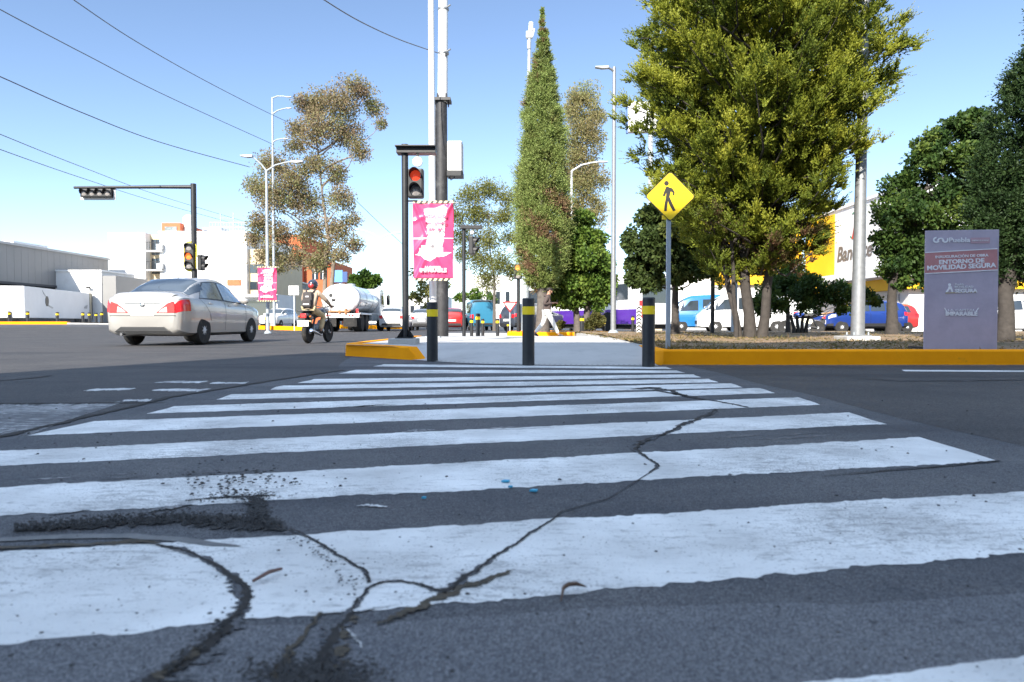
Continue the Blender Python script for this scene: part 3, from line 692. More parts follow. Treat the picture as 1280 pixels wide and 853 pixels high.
# --- pavement island ahead of the crossing
KH = .175
YX = [-1.257,-.81,-.39,.19,.93,1.62,3]; YY_ = [9.09,8.63,8.29,8.06,7.93,7.91,7.91]
def yfront(x): return float(np.interp(x, YX, YY_)) if x > -1.257 else 9.09+(-1.257-x)*.9
def slab_z(x, y):
    ramp = KH*sstep(.05, 1.7, y-yfront(x)); w = 1-sstep(-1.62, -1.34, x); return .006+ramp*(1-w)+(KH-.006)*w
A = []
for i in range(41):
    t = i/40; x0 = -2.52+(1.70+2.52)*t; x1 = -2.25+(2.15+2.25)*t; row = []
    yf = yfront(x0)+(.0 if x0 > -1.3 else .06)
    for j in range(31):
        v = j/30; y = yf+(16.6-yf)*v; x = x0+(x1-x0)*v; row.append((x, y, slab_z(x, y)))
    row.append((x1, 16.602, 0)); A.append(row)
tag(MB().grid(np.array(A)).build('sidewalk', M['slab'], smooth=True, ang=60), kind='structure')
# joint lines and the strip of small pits at its foot
mb = MB()
for k in range(46):
    x = -1.1+k*.062; y = yfront(x)+.09; mb.lathe([(.016, .0085), (.001, .0095)], 8, 'z', (x, y, slab_z(x, y)-.003))
tag(mb.build('sidewalk_edge_holes', M['crack']), kind='structure')
def kerb(path, w, h, name='kerb', mat='yellow_kerb', bev=.015, z0=None):
    """path of (x, y); the kerb body lies to the left of the direction of travel"""
    pts = [Vector((p[0], p[1], 0)) for p in path]; n = len(pts); A = []
    hh = h if hasattr(h, '__len__') else [h]*n
    for i in range(n):
        d = (pts[min(i+1, n-1)]-pts[max(i-1, 0)]).normalized(); q = Vector((-d.y, d.x, 0)); zb = gz(pts[i].x, pts[i].y)-.03 if z0 is None else z0
        p = pts[i]; H = hh[i]+zb+.03; o = p+q*w
        A.append([(p.x, p.y, zb), (p.x+q.x*.012, p.y+q.y*.012, H-.02), (p.x+q.x*.03, p.y+q.y*.03, H), (o.x, o.y, H+.001), (o.x, o.y, zb)])
    A = np.array(A); mb = MB(); mb.grid(A); m = 5
    mb.f += [tuple(range(m)), tuple(reversed(range((n-1)*m, n*m)))]; mb.m += [0, 0]
    return tag(mb.build(name, M[mat], smooth=True, ang=30), kind='structure')
def dens(path, st=.4):
    o = []
    for a, b in zip(path, path[1:]):
        a, b = Vector(a), Vector(b); k = max(1, int((b-a).length/st))
        o += [tuple(a.lerp(b, i/k)+Vector((random.gauss(0,.004), random.gauss(0,.004)))) for i in range(k)]
    return o+[tuple(path[-1])]
gA, gB = G(430,445.3), G(523,450.5)
pth = [(-2.36, 16.6), (-2.56, 11.3), (gA.x-.02, gA.y+.15), (gA.x+.03, gA.y), (gA.x+.16, gA.y-.1), (gB.x-.16, gB.y+.1), (gB.x, gB.y)]
kerb(pth, .16, [.19,.19,.19,.19,.19,.175,.012])
kp = [(2.16,16.6),(1.98,12.5),(1.84,10),(1.72,8.6),(1.72,8.2),(1.78,8.03),(2.0,7.98)]
kerb([(2.3,24.5)]+kp[:3], .12, [.165,.172,.174,.178], mat='concrete')
kerb(kp[2:4]+kp[4:]+dens([(2.6,7.97),(40,8.02)], 1.2), .17, [.178,.18,.183,.185,.187,.187]+[.187]*len(dens([(2.6,7.97),(40,8.02)], 1.2)))
# dirt washed against the foot of the kerb
M['kerb_dirt'] = pmat('kerb_dirt', (.12,.095,.07), .95, 0, .4, 18, .5, 60, dirt=(.05,.045,.04), dscale=9, world=True)
A = []
for k in range(240):
    x = 1.75+22*(k/239)**1.5; w = .035+.03*math.sin(x*5)+random.uniform(0,.04); A.append([(x, 7.985, .012), (x, 7.955, .008+random.uniform(0,.008)), (x, 7.94-max(.01,w), .002)])
tag(MB().grid(np.array(A)).build('kerb_dirt', M['kerb_dirt'], smooth=True), kind='structure')
# --- dry verge on the right
def vz(x, y): return .165+.05*sstep(9.5, 15, y)*sstep(2, 5, x)*0+.012*math.sin(x*1.7+y)+.012*math.sin(y*2.3-x*.6)+.03*sstep(8.6, 11, y)
A = []
for j in range(46):
    y = 8.13+(25-8.13)*(j/45)**1.3; xl = 1.9+(max(0, 9-y))*.2+sstep(9, 17, y)*.36; row = []
    for i in range(70): x = xl+.02+(42-xl)*(i/69)**1.8; row.append((x, y, vz(x, y)))
    A.append(row)
A.append([(p[0], 25.02, 0) for p in A[-1]])
M['soil'] = pmat('soil', (.25,.165,.10), .95, 0, .25, 3, .6, 30, dirt=(.11,.09,.045), dscale=1.6, dlo=.45, dhi=.62, world=True)
tag(MB().grid(np.array(A)).build('verge', M['soil'], smooth=True), kind='structure')
M['dry_grass'] = leafmat('dry_grass', [(.20,.12,.055), (.30,.21,.10), (.15,.13,.045), (.09,.11,.025)], .3)
L = Leaves(); N = 42000
y = 8.2+rng.random(N)**1.6*15.7; x = 1.95+rng.random(N)**1.4*(14+y*.6)
dens_ = np.array([sstep(.35, .75, .5+.5*math.sin(a*1.3+1.7*math.sin(b*.9))*math.cos(b*1.1+a*.3)) for a, b in zip(x, y)])
keep = rng.random(N) < .25+.75*dens_; x = x[keep]; y = y[keep]; n = len(x); gr = dens_[keep]
p = np.stack([x, y, [vz(a, b) for a, b in zip(x, y)]], 1); d = rng.normal(size=(n, 3))*[1,1,.25]+[0,0,.30]
L.add(p, d, rng.uniform(.03,.10,n)*(.6+.6*gr), .004+.006*rng.random(n), .15+.5*rng.random(n)+.3*gr*rng.random(n))
tag(L.build('dry_grass', M['dry_grass']), 'dry grass and leaf litter covering the verge behind the yellow kerb', 'grass', kind='stuff')

# --- sunlit paving beyond the island, planters and far kerbs
mb = MB(); mb.add([(-2.3,16.7,.004),(2.3,16.7,.004),(2.3,25.1,.004),(14,25.1,.004),(14,34,.004),(-3.2,34,.004)], [(0,1,2,3,4,5)])
tag(mb.build('pavement', M['pale_concrete']), kind='structure')
def planter(x0, x1, y0, y1, h=.16):
    kerb(dens([(x0,y1),(x0,y0+.3),(x0+.3,y0),(x1-.3,y0),(x1,y0+.3),(x1,y1),(x0,y1)], 3), .15, h)
    A = [[(x0+.14+(x1-x0-.28)*i/6, y0+.14+(y1-y0-.28)*j/6, h-.03) for i in range(7)] for j in range(7)]
    tag(MB().grid(np.array(A)).build('planting_bed', M['soil']), kind='structure')
planter(XA(634,26), XA(662,26), 26, 29.5); planter(XA(671,25.5), XA(768,25.5), 25.5, 31)
kerb([(XA(318,43),43),(XA(386,43),43)], .3, .24)
kerb([(XA(424,57),57),(XA(505,57),57)], .3, .3)
kerb([(-60,42.2),(-27.5,42.2)], .3, .16); kerb([(-27.5,42.2),(-22.5,42.9)], .3, .10, mat='concrete')
mb = MB(); mb.add([(-70,42.5,.56),(-27,42.5,.56),(-23,43.2,.50),(-23,64,.47),(-70,64,.56)], [(0,1,2,3,4)])
tag(mb.build('yard', M['pale_concrete']), kind='structure')
# ================================================================ BUILDINGS
M['clad_grey'] = pmat('clad_grey', (.23,.228,.225), .55, .1, .06, .5)
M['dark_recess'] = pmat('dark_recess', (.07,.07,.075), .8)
M['cream_wall'] = pmat('cream_wall', (.62,.50,.33), .85, 0, .06, 1)
M['orange_wall'] = pmat('orange_wall', (.50,.125,.045), .85, 0, .12, 1.2, dirt=(.42,.14,.07), dscale=1.5)
M['orange_trim'] = pmat('orange_trim', (.60,.14,.06), .8)
M['yellow_wall'] = pmat('yellow_wall', (.80,.45,.01), .7, 0, .05, 1)
M['bank_white'] = pmat('bank_white', (.72,.72,.73), .5, 0, .04, .8)
M['shutter'] = pmat('shutter', (.34,.35,.36), .5, .3, .08, 2)
M['blue_wall'] = pmat('blue_wall', (.05,.16,.55), .7)
M['brown_wall'] = pmat('brown_wall', (.22,.17,.15), .8)
M['pale_grey'] = pmat('pale_grey', (.50,.51,.52), .8, 0, .06, .8)
def seams(mb, x, y0, y1, z0, z1, n, t=.03):
    for i in range(1, n): y = y0+(y1-y0)*i/n; mb.b2((x, y-.02, z0), (x+t, y+.02, z1))

t = thing('warehouse', 'long grey metal clad warehouse with an overhanging upper storey at the left edge', 'warehouse', (-38, 47, .42))
MB().b2((-24, -19, 3.2), (0, 17.4, 6.0)).build('upper_wall', M['clad_grey'], t)
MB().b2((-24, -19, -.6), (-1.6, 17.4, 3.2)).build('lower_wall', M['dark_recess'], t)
MB().b2((-24.2, -19.2, 6.0), (.12, 17.6, 6.18)).build('roof_edge', M['shutter'], t)
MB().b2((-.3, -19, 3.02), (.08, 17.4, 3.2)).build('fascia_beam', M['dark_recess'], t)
sm = MB(); seams(sm, 0, -19, 17.4, 3.2, 6.0, 48, .008); sm.build('cladding_rib', M['clad_grey'], t)
MB().b2((-5, 8, 6.18), (-2, 12, 6.7)).b2((-4.6, 12, 6.18), (-2.4, 13, 6.6)).build('roof_unit', M['white_paint'], t, bevel=.04)

a = Vector((-32.1, 45, .42)); b = Vector((-34.9, 57, .42)); dv = b-a
t = thing('box_trailer', 'white box trailer with a dark oval emblem on its side, parked below the grey warehouse', 'trailer', a, math.atan2(dv.y, dv.x)-math.pi/2)
LT = dv.length
M['trailer_white'] = pmat('trailer_white', (.60,.60,.61), .5, 0, .05, 1)
MB().b2((-2.5,0,.42),(0,LT-.9,2.52)).build('box', M['trailer_white'], t, bevel=.04)
MB().b2((-2.5,LT-.88,.40),(.02,LT-.5,2.54)).build('rear_frame', pmat('trailer_frame', (.35,.32,.24), .6), t)
MB().b2((-2.4,LT-.49,.42),(-.02,LT-.2,2.5)).build('rear_door', M['dark_recess'], t)
MB().b2((-2.3,.4,.05),(-.15,LT-.6,.42)).build('underframe', M['dark_recess'], t)
for yy in (LT-2.0, LT-3.2):
    w = MB().lathe([(.25,-.15),(.44,-.13),(.45,.0),(.44,.13),(.25,.15)],20,'x',(-.22,yy,.45)).build('wheel', M['rubber'], t, True)
    MB().lathe([(.001,.05),(.25,.1),(.25,-.1),(.001,-.1)],16,'x',(-.22,yy,.45)).build('rim', M['galv_dull'], w, True)
em = MB(); cy_, cz_ = 3.4, 1.62
em.prismx([(cy_+.28*math.cos(k*math.pi/10), cz_+.36*math.sin(k*math.pi/10)) for k in range(20)], .003, .02); em.build('emblem', M['black_plastic'], t)
MB().prismx([(cy_-.75,cz_+.75),(cy_-.25,cz_+.42),(cy_-.15,cz_+.30),(cy_-.55,cz_+.50)], .003, .021).build('emblem_stroke', M['shutter'], t)
MB().prismx([(cy_+.15,cz_-.35),(cy_+.9,cz_-.50),(cy_+1.0,cz_-.42),(cy_+.25,cz_-.25)], .003, .022).build('emblem_stroke', M['shutter'], t)
MB().prismx([(LT-2.1,1.25),(LT-1.5,1.25),(LT-1.35,1.55),(LT-1.9,1.45)], .003, .02).build('emblem_stroke', M['shutter'], t)
MB().b2((-1.9,-.02,2.1),(-1.2,0,2.16)).build('nose_lettering', M['shutter'], t)
MB().b2((-.9,-.08,.05),(-.75,.08,.8)).build('landing_leg', M['dark_recess'], t)

t = thing('gatehouse', 'plain white block with thin roof cables beside the grey warehouse', 'building', (XA(100,57), 57, .45))
MB().b2((-2.0, 0, -.5), (1.85, 5, 4.35)).build('wall', M['white_wall'], t)
MB().b2((-2.1, -.1, 4.35), (1.95, 5.1, 4.47)).build('roof', M['white_paint'], t)
MB().b2((1.86, .1, -.5), (3.0, 5, 4.0)).build('side_wall', M['clad_grey'], t)
MB().cyl((.9, -.02, 3.0), (.9, -.2, 3.0), .05).box((.9, -.25, 3.0), (.3, .12, .14)).build('wall_lamp', M['black_metal'], t)

Yb = 66; px2 = lambda a: XA(a, Yb)
t = thing('apartment_building', 'white flat roofed apartment block with an orange framed rooftop room behind the silver car', 'building', (0, Yb, 0))
x0, x1, x2, x3, x4 = px2(137), px2(183), px2(201), px2(309), px2(331); zt = ZA(291, Yb)
MB().b2((x0, 0, 0), (x1, 12, zt)).build('left_wall', M['white_wall'], t)
MB().b2((x1, .9, 0), (x2, 12, zt-.1)).build('balcony_wall', M['cream_wall'], t)
MB().b2((x2, .003, 0), (x3, 12, zt-.02)).build('main_wall', M['white_wall'], t)
MB().b2((x3, .5, 0), (x4, 12, ZA(311, Yb))).build('right_wall', M['cream_wall'], t)
MB().b2((x2-.1, -.05, zt-.02), (x3+.1, 12, zt+.14)).build('parapet', M['white_paint'], t)
for zc in (ZA(308, Yb), ZA(332, Yb)):
    w = MB().b2((x1+.15, .86, zc-.75), (x2-.15, .95, zc+.75)).build('window', M['glass'], t)
    MB().b2((x1+.62, .83, zc-.75), (x1+.70, .86, zc+.75)).build('window_frame', M['black_metal'], w)
    b = MB().b2((x1+.2, -.35, zc-.55), (x2+.35, .85, zc-.42)).build('balcony', M['white_paint'], t)
    r_ = MB()
    for i in range(9): r_.cyl((x1+.25+i*.16, -.3, zc-.42), (x1+.25+i*.16, -.3, zc+.35), .02, seg=5)
    r_.b2((x1+.2, -.33, zc+.33), (x2+.3, -.27, zc+.38)); r_.build('balcony_rail', M['black_metal'], b)
    MB().box((x2+.15, -.2, zc-.1), (.6, .4, .55)).cyl((x2+.15, -.41, zc-.1), (x2+.15, -.43, zc-.1), .2).build('air_conditioner', M['shutter'], b)
for (a, b_, c, d) in ((311, 329, 330, 341), (311, 329, 352, 362)):
    w = MB().b2((px2(a), .44, ZA(d, Yb)), (px2(b_), .5, ZA(c, Yb))).build('window', M['glass'], t)
    MB().b2((px2(a)+.6, .41, ZA(d, Yb)), (px2(a)+.68, .44, ZA(c, Yb))).build('window_frame', M['black_metal'], w)
MB().b2((px2(285), -.08, ZA(357, Yb)), (px2(302), 0, ZA(350, Yb))).build('sign_panel', M['orange_trim'], t)
MB().b2((px2(268), -.06, ZA(355, Yb)), (px2(277), 0, ZA(348, Yb))).build('wall_vent', M['shutter'], t)
rm = MB().b2((px2(202), .3, zt), (px2(225), 6, ZA(279, Yb)+.05)).build('rooftop_room', M['orange_trim'], t)
MB().b2((px2(206), .24, zt+.14), (px2(221), .3, ZA(283, Yb))).build('window', M['glass_light'], rm)
MB().lathe([(.001,0),(.55,0),(.6,.2),(.6,1.5),(.35,1.75),(.001,1.8)], 16, 'z', (px2(229.5), 1.5, zt+.14)).build('water_tank', M['white_paint'], t, True)
MB().b2((px2(234), 3.5, zt+.14), (px2(258), 8, zt+1.0)).build('rooftop_store', M['pale_grey'], t)
r_ = MB()
for i in range(14): x = px2(262)+i*.28; r_.cyl((x, .3, zt+.14), (x, .3, zt+1.0), .025, seg=5)
for z in (.55, 1.0): r_.b2((px2(262), .28, zt+z), (px2(309), .32, zt+z+.05))
r_.build('roof_rail', M['shutter'], t)
r_ = MB()
for a in (256, 273): r_.cyl((px2(a), 4, zt+.14), (px2(a-1), 4, ZA(266, Yb+4)), .035, seg=5)
for z in (.9, 1.5, 2.0): r_.cyl((px2(256), 4, zt+z), (px2(273), 4, zt+z), .025, seg=5)
r_.build('roof_frame', M['shutter'], t)
t = thing('flat_roof_shop', 'low white shop front with a dark awning right of the apartment block', 'shop', (0, 60, 0))
MB().b2((XA(303,60), 0, 0), (XA(347,60), 5, ZA(368,60))).build('wall', M['white_wall'], t)
MB().b2((XA(306,60), -.8, ZA(372,60)), (XA(348,60), -.003, ZA(369,60))).build('awning', M['pale_grey'], t)
MB().b2((XA(308,60), -.05, .4), (XA(345,60), 0, ZA(376,60))).build('shop_window', M['glass'], t)

t = thing('metal_shed', 'grey corrugated shed wall behind the motorcyclist', 'shed', (0, 0, 0))
a, b = (XA(340,68), 68), (XA(390,88), 88)
mb = MB(); z1 = ZA(344, 68); mb.prismz([a, b, (b[0]-9, b[1]), (a[0]-2.5, a[1]+1)], 0, z1); mb.build('wall', M['clad_grey'], t)
mb = MB(); mb.prismz([(a[0]+.15, a[1]-.1), (b[0]+.15, b[1]+.1), (b[0]-9.2, b[1]+.1), (a[0]-2.8, a[1]+.9)], z1, z1+.15); mb.build('roof', M['shutter'], t)
rb = MB()
for i in range(1, 26): q = Vector(a).lerp(Vector(b), i/26); rb.box((q.x+.02, q.y, z1/2), (.05, .1, z1-.05))
rb.build('corrugation', M['clad_grey'], t)
t = thing('brick_building', 'tall orange painted building standing behind the brown eucalyptus tree', 'building', (0, 96, 0))
MB().b2((XA(331,96), 0, 0), (XA(378,96), 14, ZA(296,96))).build('wall', M['orange_wall'], t)
MB().b2((XA(378,96)+.003, 1, 0), (XA(412,96), 14, ZA(325,96))).build('lower_wing', M['orange_wall'], t)
MB().b2((XA(330,96), -.1, ZA(296,96)), (XA(379,96), 14, ZA(294,96))).build('parapet', M['orange_trim'], t)
for (px, py) in ((345, 315), (362, 315), (345, 338), (362, 338), (392, 342), (402, 342)):
    w = MB().b2((XA(px-4,96), -.05 if px < 378 else .95, ZA(py+7,96)), (XA(px+4,96), 0 if px < 378 else 1, ZA(py-7,96))).build('window', M['glass'], t)
    MB().b2((XA(px,96)-.06, -.09 if px < 378 else .9, ZA(py+7,96)), (XA(px,96)+.06, -.05 if px < 378 else .95, ZA(py-7,96))).build('window_frame', M['white_paint'], w)

# right side: bank, its yellow neighbour and the white boundary wall
XB = 20.6
t = thing('bank_building', 'white and yellow bank with a grey italic name and green and red emblem', 'bank', (XB, 36, 0))
H = 7.6; yy = 44.0-36
MB().b2((0, 0, 2.95), (26, 12, H)).build('upper_wall', M['bank_white'], t)
MB().b2((.5, .35, 0), (26, 12, 2.3)).build('lower_wall', M['white_wall'], t)
MB().b2((.1, -.06, 2.3), (26, 12.06, 2.95)).build('yellow_band', M['yellow_wall'], t)
MB().b2((-.10, -.1, H), (26.1, 12.1, H+.16)).build('roof_edge', M['bank_white'], t)
MB().b2((-.035, yy-.3, 2.2), (-.003, 12, H-.15)).build('yellow_panel', M['yellow_wall'], t)
MB().b2((-.9, -.5, 2.97), (-.004, yy+.6, 3.45)).build('canopy', M['bank_white'], t, bevel=.02)
for i in range(5):
    sh = MB().b2((2.0+i*4.6, .28, .05), (5.6+i*4.6, .35, 2.15)); s_ = sh.build('roller_shutter', M['shutter'] if i % 2 else M['white_paint'], t)
    q = MB()
    for k in range(9): q.b2((2.05+i*4.6, .25, .2+k*.21), (5.55+i*4.6, .28, .23+k*.21))
    q.build('shutter_slat', M['shutter'], s_)
for k in range(2): MB().b2((.42, 1.2+k*3.4, .05), (.5, 3.6+k*3.4, 2.1)).build('roller_shutter', M['shutter'], t)
M['bank_grey'] = pmat('bank_grey', (.09,.09,.10), .5); M['bank_green'] = pmat('bank_green', (.01,.20,.11), .5); M['bank_red'] = pmat('bank_red', (.55,.02,.03), .5)
text_obj('bank_name', 'Banorte', 1.3, M['bank_grey'], t, (-.02, yy-.6, 4.75), (math.pi/2, 0, -math.pi/2), .03, .01, 'LEFT', .22)
def ring(mb, c, r, w, a0, a1, n=20):      # flat crescent in the plane of the wall
    o = []; i_ = []
    for k in range(n+1):
        a = a0+(a1-a0)*k/n; ww = w*math.sin(math.pi*k/n)+.02
        o.append((c[0]+math.cos(a)*r, c[1]+math.sin(a)*r)); i_.append((c[0]+math.cos(a)*(r-ww), c[1]+math.sin(a)*(r-ww)))
    mb.prismx(o+i_[::-1], -.03, -.006)
mb = MB(); ring(mb, (yy-2.9, 6.35), .85, .38, R(60), R(320)); mb.build('emblem', M['bank_green'], t)
mb = MB(); mb.prismx([(yy-2.5,5.6),(yy-2.8,5.55),(yy-3.3,6.6),(yy-3.0,7.0)], -.034, -.008); mb.build('emblem_stroke', M['bank_red'], t)
t = thing('yellow_building', 'yellow fronted building seen between the trunks of the big conifer', 'building', (0, 48.2, 0))
MB().b2((14.6, 0, 3.2), (XB-.2, 6, 8.0)).build('upper_wall', M['yellow_wall'], t)
MB().b2((14.6, .3, 0), (XB-.2, 6, 3.2)).build('lower_wall', M['white_wall'], t)
MB().b2((15.2, .24, .05), (18.6, .3, 2.6)).build('roller_shutter', M['shutter'], t)
t = thing('boundary_wall', 'high blank white wall behind the parked blue and white vans', 'wall', (0, 50, 0))
MB().b2((XA(846,50), 0, 0), (14.55, .3, 6.2)).build('wall', M['white_wall'], t)
MB().b2((XA(846,50)-.05, -.05, 6.2), (14.6, .35, 6.35)).build('wall_cap', M['white_paint'], t)
MB().b2((XA(836,50), .05, 0), (XA(846,50), .6, 5.6)).build('pier', M['pale_grey'], t)
MB().b2((XA(912,50), -.06, ZA(369,50)), (XA(917,50), 0, ZA(352,50))).build('wall_sign', pmat('lime_sign', (.62,.62,.03), .6), t)
t = thing('kiosk', 'small shop front with a brown upper wall and a blue corner pillar', 'shop', (0, 46, 0))
MB().b2((XA(796,46), 0, 0), (XA(818,46), 5, 3.6)).build('wall', M['brown_wall'], t)
MB().b2((XA(818,46)+.003, -.1, 1.45), (XA(827,46), 5, 3.55)).build('pillar', M['blue_wall'], t)
MB().b2((XA(818,46)+.003, -.1, 0), (XA(827,46), 5, 1.447)).build('pillar_base', M['cream_wall'], t)
MB().b2((XA(800,46), -.06, .3), (XA(815,46), 0, 2.2)).build('shop_window', M['glass'], t)
for (a, b_, top, Y, nm, lb) in ((588, 640, 346, 105, 'white_building', 'plain white low building far behind the two smaller bollards'), (505, 560, 372, 150, 'white_building', 'small pale house far down the road behind the silver car'), (655, 700, 372, 95, 'white_building', 'pale building glimpsed behind the cypress and the walking man')):
    t = thing(nm, lb, 'building', (0, Y, 0), 0, 'far pale buildings')
    MB().b2((XA(a,Y), 0, 0), (XA(b_,Y), 10, ZA(top,Y))).build('wall', M['white_wall'], t)
    MB().b2((XA(a,Y)-.1, -.1, ZA(top,Y)), (XA(b_,Y)+.1, 10.1, ZA(top,Y)+.2)).build('roof', M['white_paint'], t)
    k = int((b_-a)/12)
    for i in range(k): MB().b2((XA(a+8+i*12,Y), -.05, ZA(top,Y)*.45), (XA(a+13+i*12,Y), 0, ZA(top,Y)*.7)).build('window', M['glass'], t)
t = thing('house', 'plain pale house far down the road beyond the tanker', 'building', (0, 170, 0), 0, 'far pale buildings')
MB().b2((XA(440,170), 0, 0), (XA(500,170), 10, ZA(385,170))).build('wall', M['white_wall'], t)
MB().b2((XA(439,170), -.2, ZA(385,170)), (XA(501,170), 10, ZA(383.5,170))).build('roof', M['pale_grey'], t)
# blue hoarding behind the eucalyptus
t = thing('billboard', 'small blue hoarding sticking up between the eucalyptus and the palm', 'billboard', (XA(425,80), 80, 0))
MB().b2((-1.0,-.1,ZA(353,80)), (.35,.1,ZA(338,80))).build('panel', pmat('hoarding_blue', (.12,.32,.66), .6), t)
MB().b2((.36,-.1,ZA(353,80)), (.9,.1,ZA(340,80))).build('side_panel', pmat('hoarding_dark', (.04,.09,.25), .6), t)
MB().cyl((0,.2,0), (0,.2,ZA(340,80)), .15).build('post', M['galv_dull'], t)
# tall white sign behind the big conifer
t = thing('pole_sign', 'tall white advertising box on a pole half hidden behind the big conifer', 'billboard', (XA(800,52), 52, 0))
MB().b2((-1.0,-.3,ZA(166,52)), (1.15,.3,ZA(128,52))).build('panel', M['white_paint'], t, bevel=.05)
MB().b2((-1.1,-.2,ZA(167,52)), (-1.003,.2,ZA(127,52))).build('frame', pmat('frame_blue', (.12,.2,.45), .5), t)
MB().cyl((.75,.1,0), (.75,.1,ZA(166,52)), .2).build('pole', M['galv_dull'], t)
# the block behind the lens that shades the crossing
t = thing('office_block', 'tall plain block across the street behind the viewer, shading the crossing', 'building', (0, -9, 0))
M['block_wall'] = pmat('block_wall', (.74,.73,.71), .85, 0, .06, .5)
MB().b2((-11.2,-14,0), (5.5,0,14.3)).build('wall', M['block_wall'], t)
MB().b2((5.503,-14,0), (40,.5,19.5)).build('tower_wall', M['block_wall'], t)
for i in range(4):
    for k in range(4): MB().b2((-10+i*4.8,.5 if i > 3 else 0,1.2+k*3.3), (-7.4+i*4.8,.56 if i > 3 else .06,2.9+k*3.3)).build('window', M['glass'], t)

# ================================================================ TREES
M['bark'] = pmat('bark', (.105,.09,.078), .9, 0, .3, 9, .8, 30)
M['bark_pale'] = pmat('bark_pale', (.20,.16,.125), .9, 0, .25, 7, .6, 30)
M['bark_dark'] = pmat('bark_dark', (.05,.043,.038), .9, 0, .3, 9, .8, 30)
M['leaf_euca'] = leafmat('leaf_euca', [(.20,.135,.09), (.28,.21,.13), (.28,.25,.12), (.19,.22,.085)], .38)
M['leaf_brownish'] = leafmat('leaf_brownish', [(.24,.19,.10), (.30,.26,.12), (.26,.28,.11)], .4)
M['leaf_light'] = leafmat('leaf_light', [(.11,.125,.035), (.19,.20,.05), (.27,.26,.08)], .4)
M['leaf_mid'] = leafmat('leaf_mid', [(.04,.08,.014), (.085,.15,.022), (.16,.22,.035)], .3)
M['leaf_dark'] = leafmat('leaf_dark', [(.016,.036,.012), (.032,.062,.019), (.058,.095,.026)], .25)
M['leaf_shade'] = leafmat('leaf_shade', [(.020,.048,.012), (.048,.092,.019), (.12,.165,.03)], .25)
M['leaf_conifer'] = leafmat('leaf_conifer', [(.13,.07,.04), (.07,.10,.014), (.13,.165,.02), (.225,.25,.026), (.33,.335,.04)], .3)
M['leaf_cypress'] = leafmat('leaf_cypress', [(.25,.14,.09), (.18,.18,.06), (.21,.27,.075), (.29,.36,.11)], .2)
M['leaf_pepper'] = leafmat('leaf_pepper', [(.028,.05,.014), (.055,.085,.022), (.11,.13,.03)], .3)
M['leaf_bush'] = leafmat('leaf_bush', [(.05,.06,.02), (.10,.10,.03), (.17,.15,.04)], .3)
def rel(base, Y, lst):
    """crown volumes given by where they stand: (photo x, photo y, radius in photo pixels, depth offset)"""
    return [(XA(a, Y)-base[0], dy, ZA(b, Y)-base[2], r*Y/F) for (a, b, r, dy) in lst]

# eucalyptus on the far left corner
Y = 47; b0 = (XA(408,Y), Y, 0)
tree('eucalyptus_tree', 'tall airy eucalyptus with reddish brown foliage behind the motorcyclist', b0, 5.5, rel(b0, Y, [
 (430,125,24,0),(455,112,17,-.3),(468,135,13,.3),(478,155,8,0),(400,130,20,.5),(380,128,11,0),(370,160,12,.3),(400,165,24,-.4),(430,165,22,.3),(452,190,13,0),(395,205,17,0),(372,182,12,-.2),
 (340,205,20,.4),(365,225,22,0),(325,235,16,0),(345,250,22,-.3),(380,250,24,.4),(420,215,16,0),(430,250,17,-.3),(325,280,17,.2),(350,295,18,-.3),(385,290,20,.3),(420,285,17,0),(442,275,9,0),(408,318,16,.2),(440,305,13,0),(370,322,14,0),(335,318,15,-.3),(352,330,12,-.4),(395,332,13,-.3),(425,320,12,-.3),(318,300,10,0)]),
 62000, .13, M['leaf_euca'], M['bark_pale'], .17, stems=2, cl=15, cr=.72, tint=.55, tvar=.22, lean=.3, leader=.8, up=-.2)
Y = 64; b0 = (XA(728,Y), Y, 0)
tree('feathery_tree', 'tall thin tree with yellowish brown feathery foliage rising behind the cypress', b0, 8, rel(b0, Y, [
 (728,118,15,0),(715,130,14,0),(742,140,14,0),(722,155,19,0),(738,175,18,0),(715,185,16,0),(730,205,20,0),(745,220,15,0),(715,225,16,0),(730,245,20,0),(745,265,14,0),(715,265,14,0)]),
 34000, .16, M['leaf_brownish'], M['bark'], .16, cl=14, cr=.65, tint=.6, tvar=.2, up=.6, flat=1.3)
# loose pale tree behind the banner
Y = 42; b0 = (XA(618,Y), Y, 0)
tree('acacia_tree', 'loose pale green tree with bare twisting limbs behind the pink banner', b0, 3.2, rel(b0, Y, [
 (585,245,16,0),(612,238,17,.3),(635,248,14,0),(575,270,16,-.3),(602,268,18,.2),(632,275,17,0),(580,298,15,0),(608,300,18,0),(640,300,12,.2),(598,325,16,0),(625,330,18,-.2),(640,340,12,0),(608,350,14,0),(578,320,10,0)]),
 26000, .10, M['leaf_light'], M['bark'], .10, cl=14, cr=.75, tint=.5, tvar=.2, flat=.7)
Y = 58; b0 = (XA(535,Y), Y, 0)
tree('willow_tree', 'wispy yellowish tree down the road below the pink banner', b0, 2.5, rel(b0, Y, [(525,345,11,0),(545,340,12,0),(535,360,13,0),(520,372,10,0),(548,372,11,0),(535,385,10,0),(556,355,9,0)]),
 4200, .2, M['leaf_light'], M['bark'], .12, cl=8, cr=.45, tint=.75, tvar=.15, up=-.5)
Y = 75; b0 = (XA(455,Y), Y, 0)
tree('palm_tree', 'small bushy palm top showing above the tanker', b0, 4.5, rel(b0, Y, [(455,348,11,0),(444,352,8,0),(466,352,9,0),(455,358,11,0)]), 2600, .5, M['leaf_mid'], M['bark'], .2, cl=7, cr=.5, tint=.3, tvar=.1, up=.3)
Y = 90; b0 = (XA(590,Y), Y, 0)
tree('bushy_tree', 'far small green tree low behind the second signal post', b0, 2.5, rel(b0, Y, [(580,372,9,0),(595,368,10,0),(610,374,9,0)]), 1800, .3, M['leaf_mid'], M['bark'], .15, cl=7, cr=.5, tint=.5)

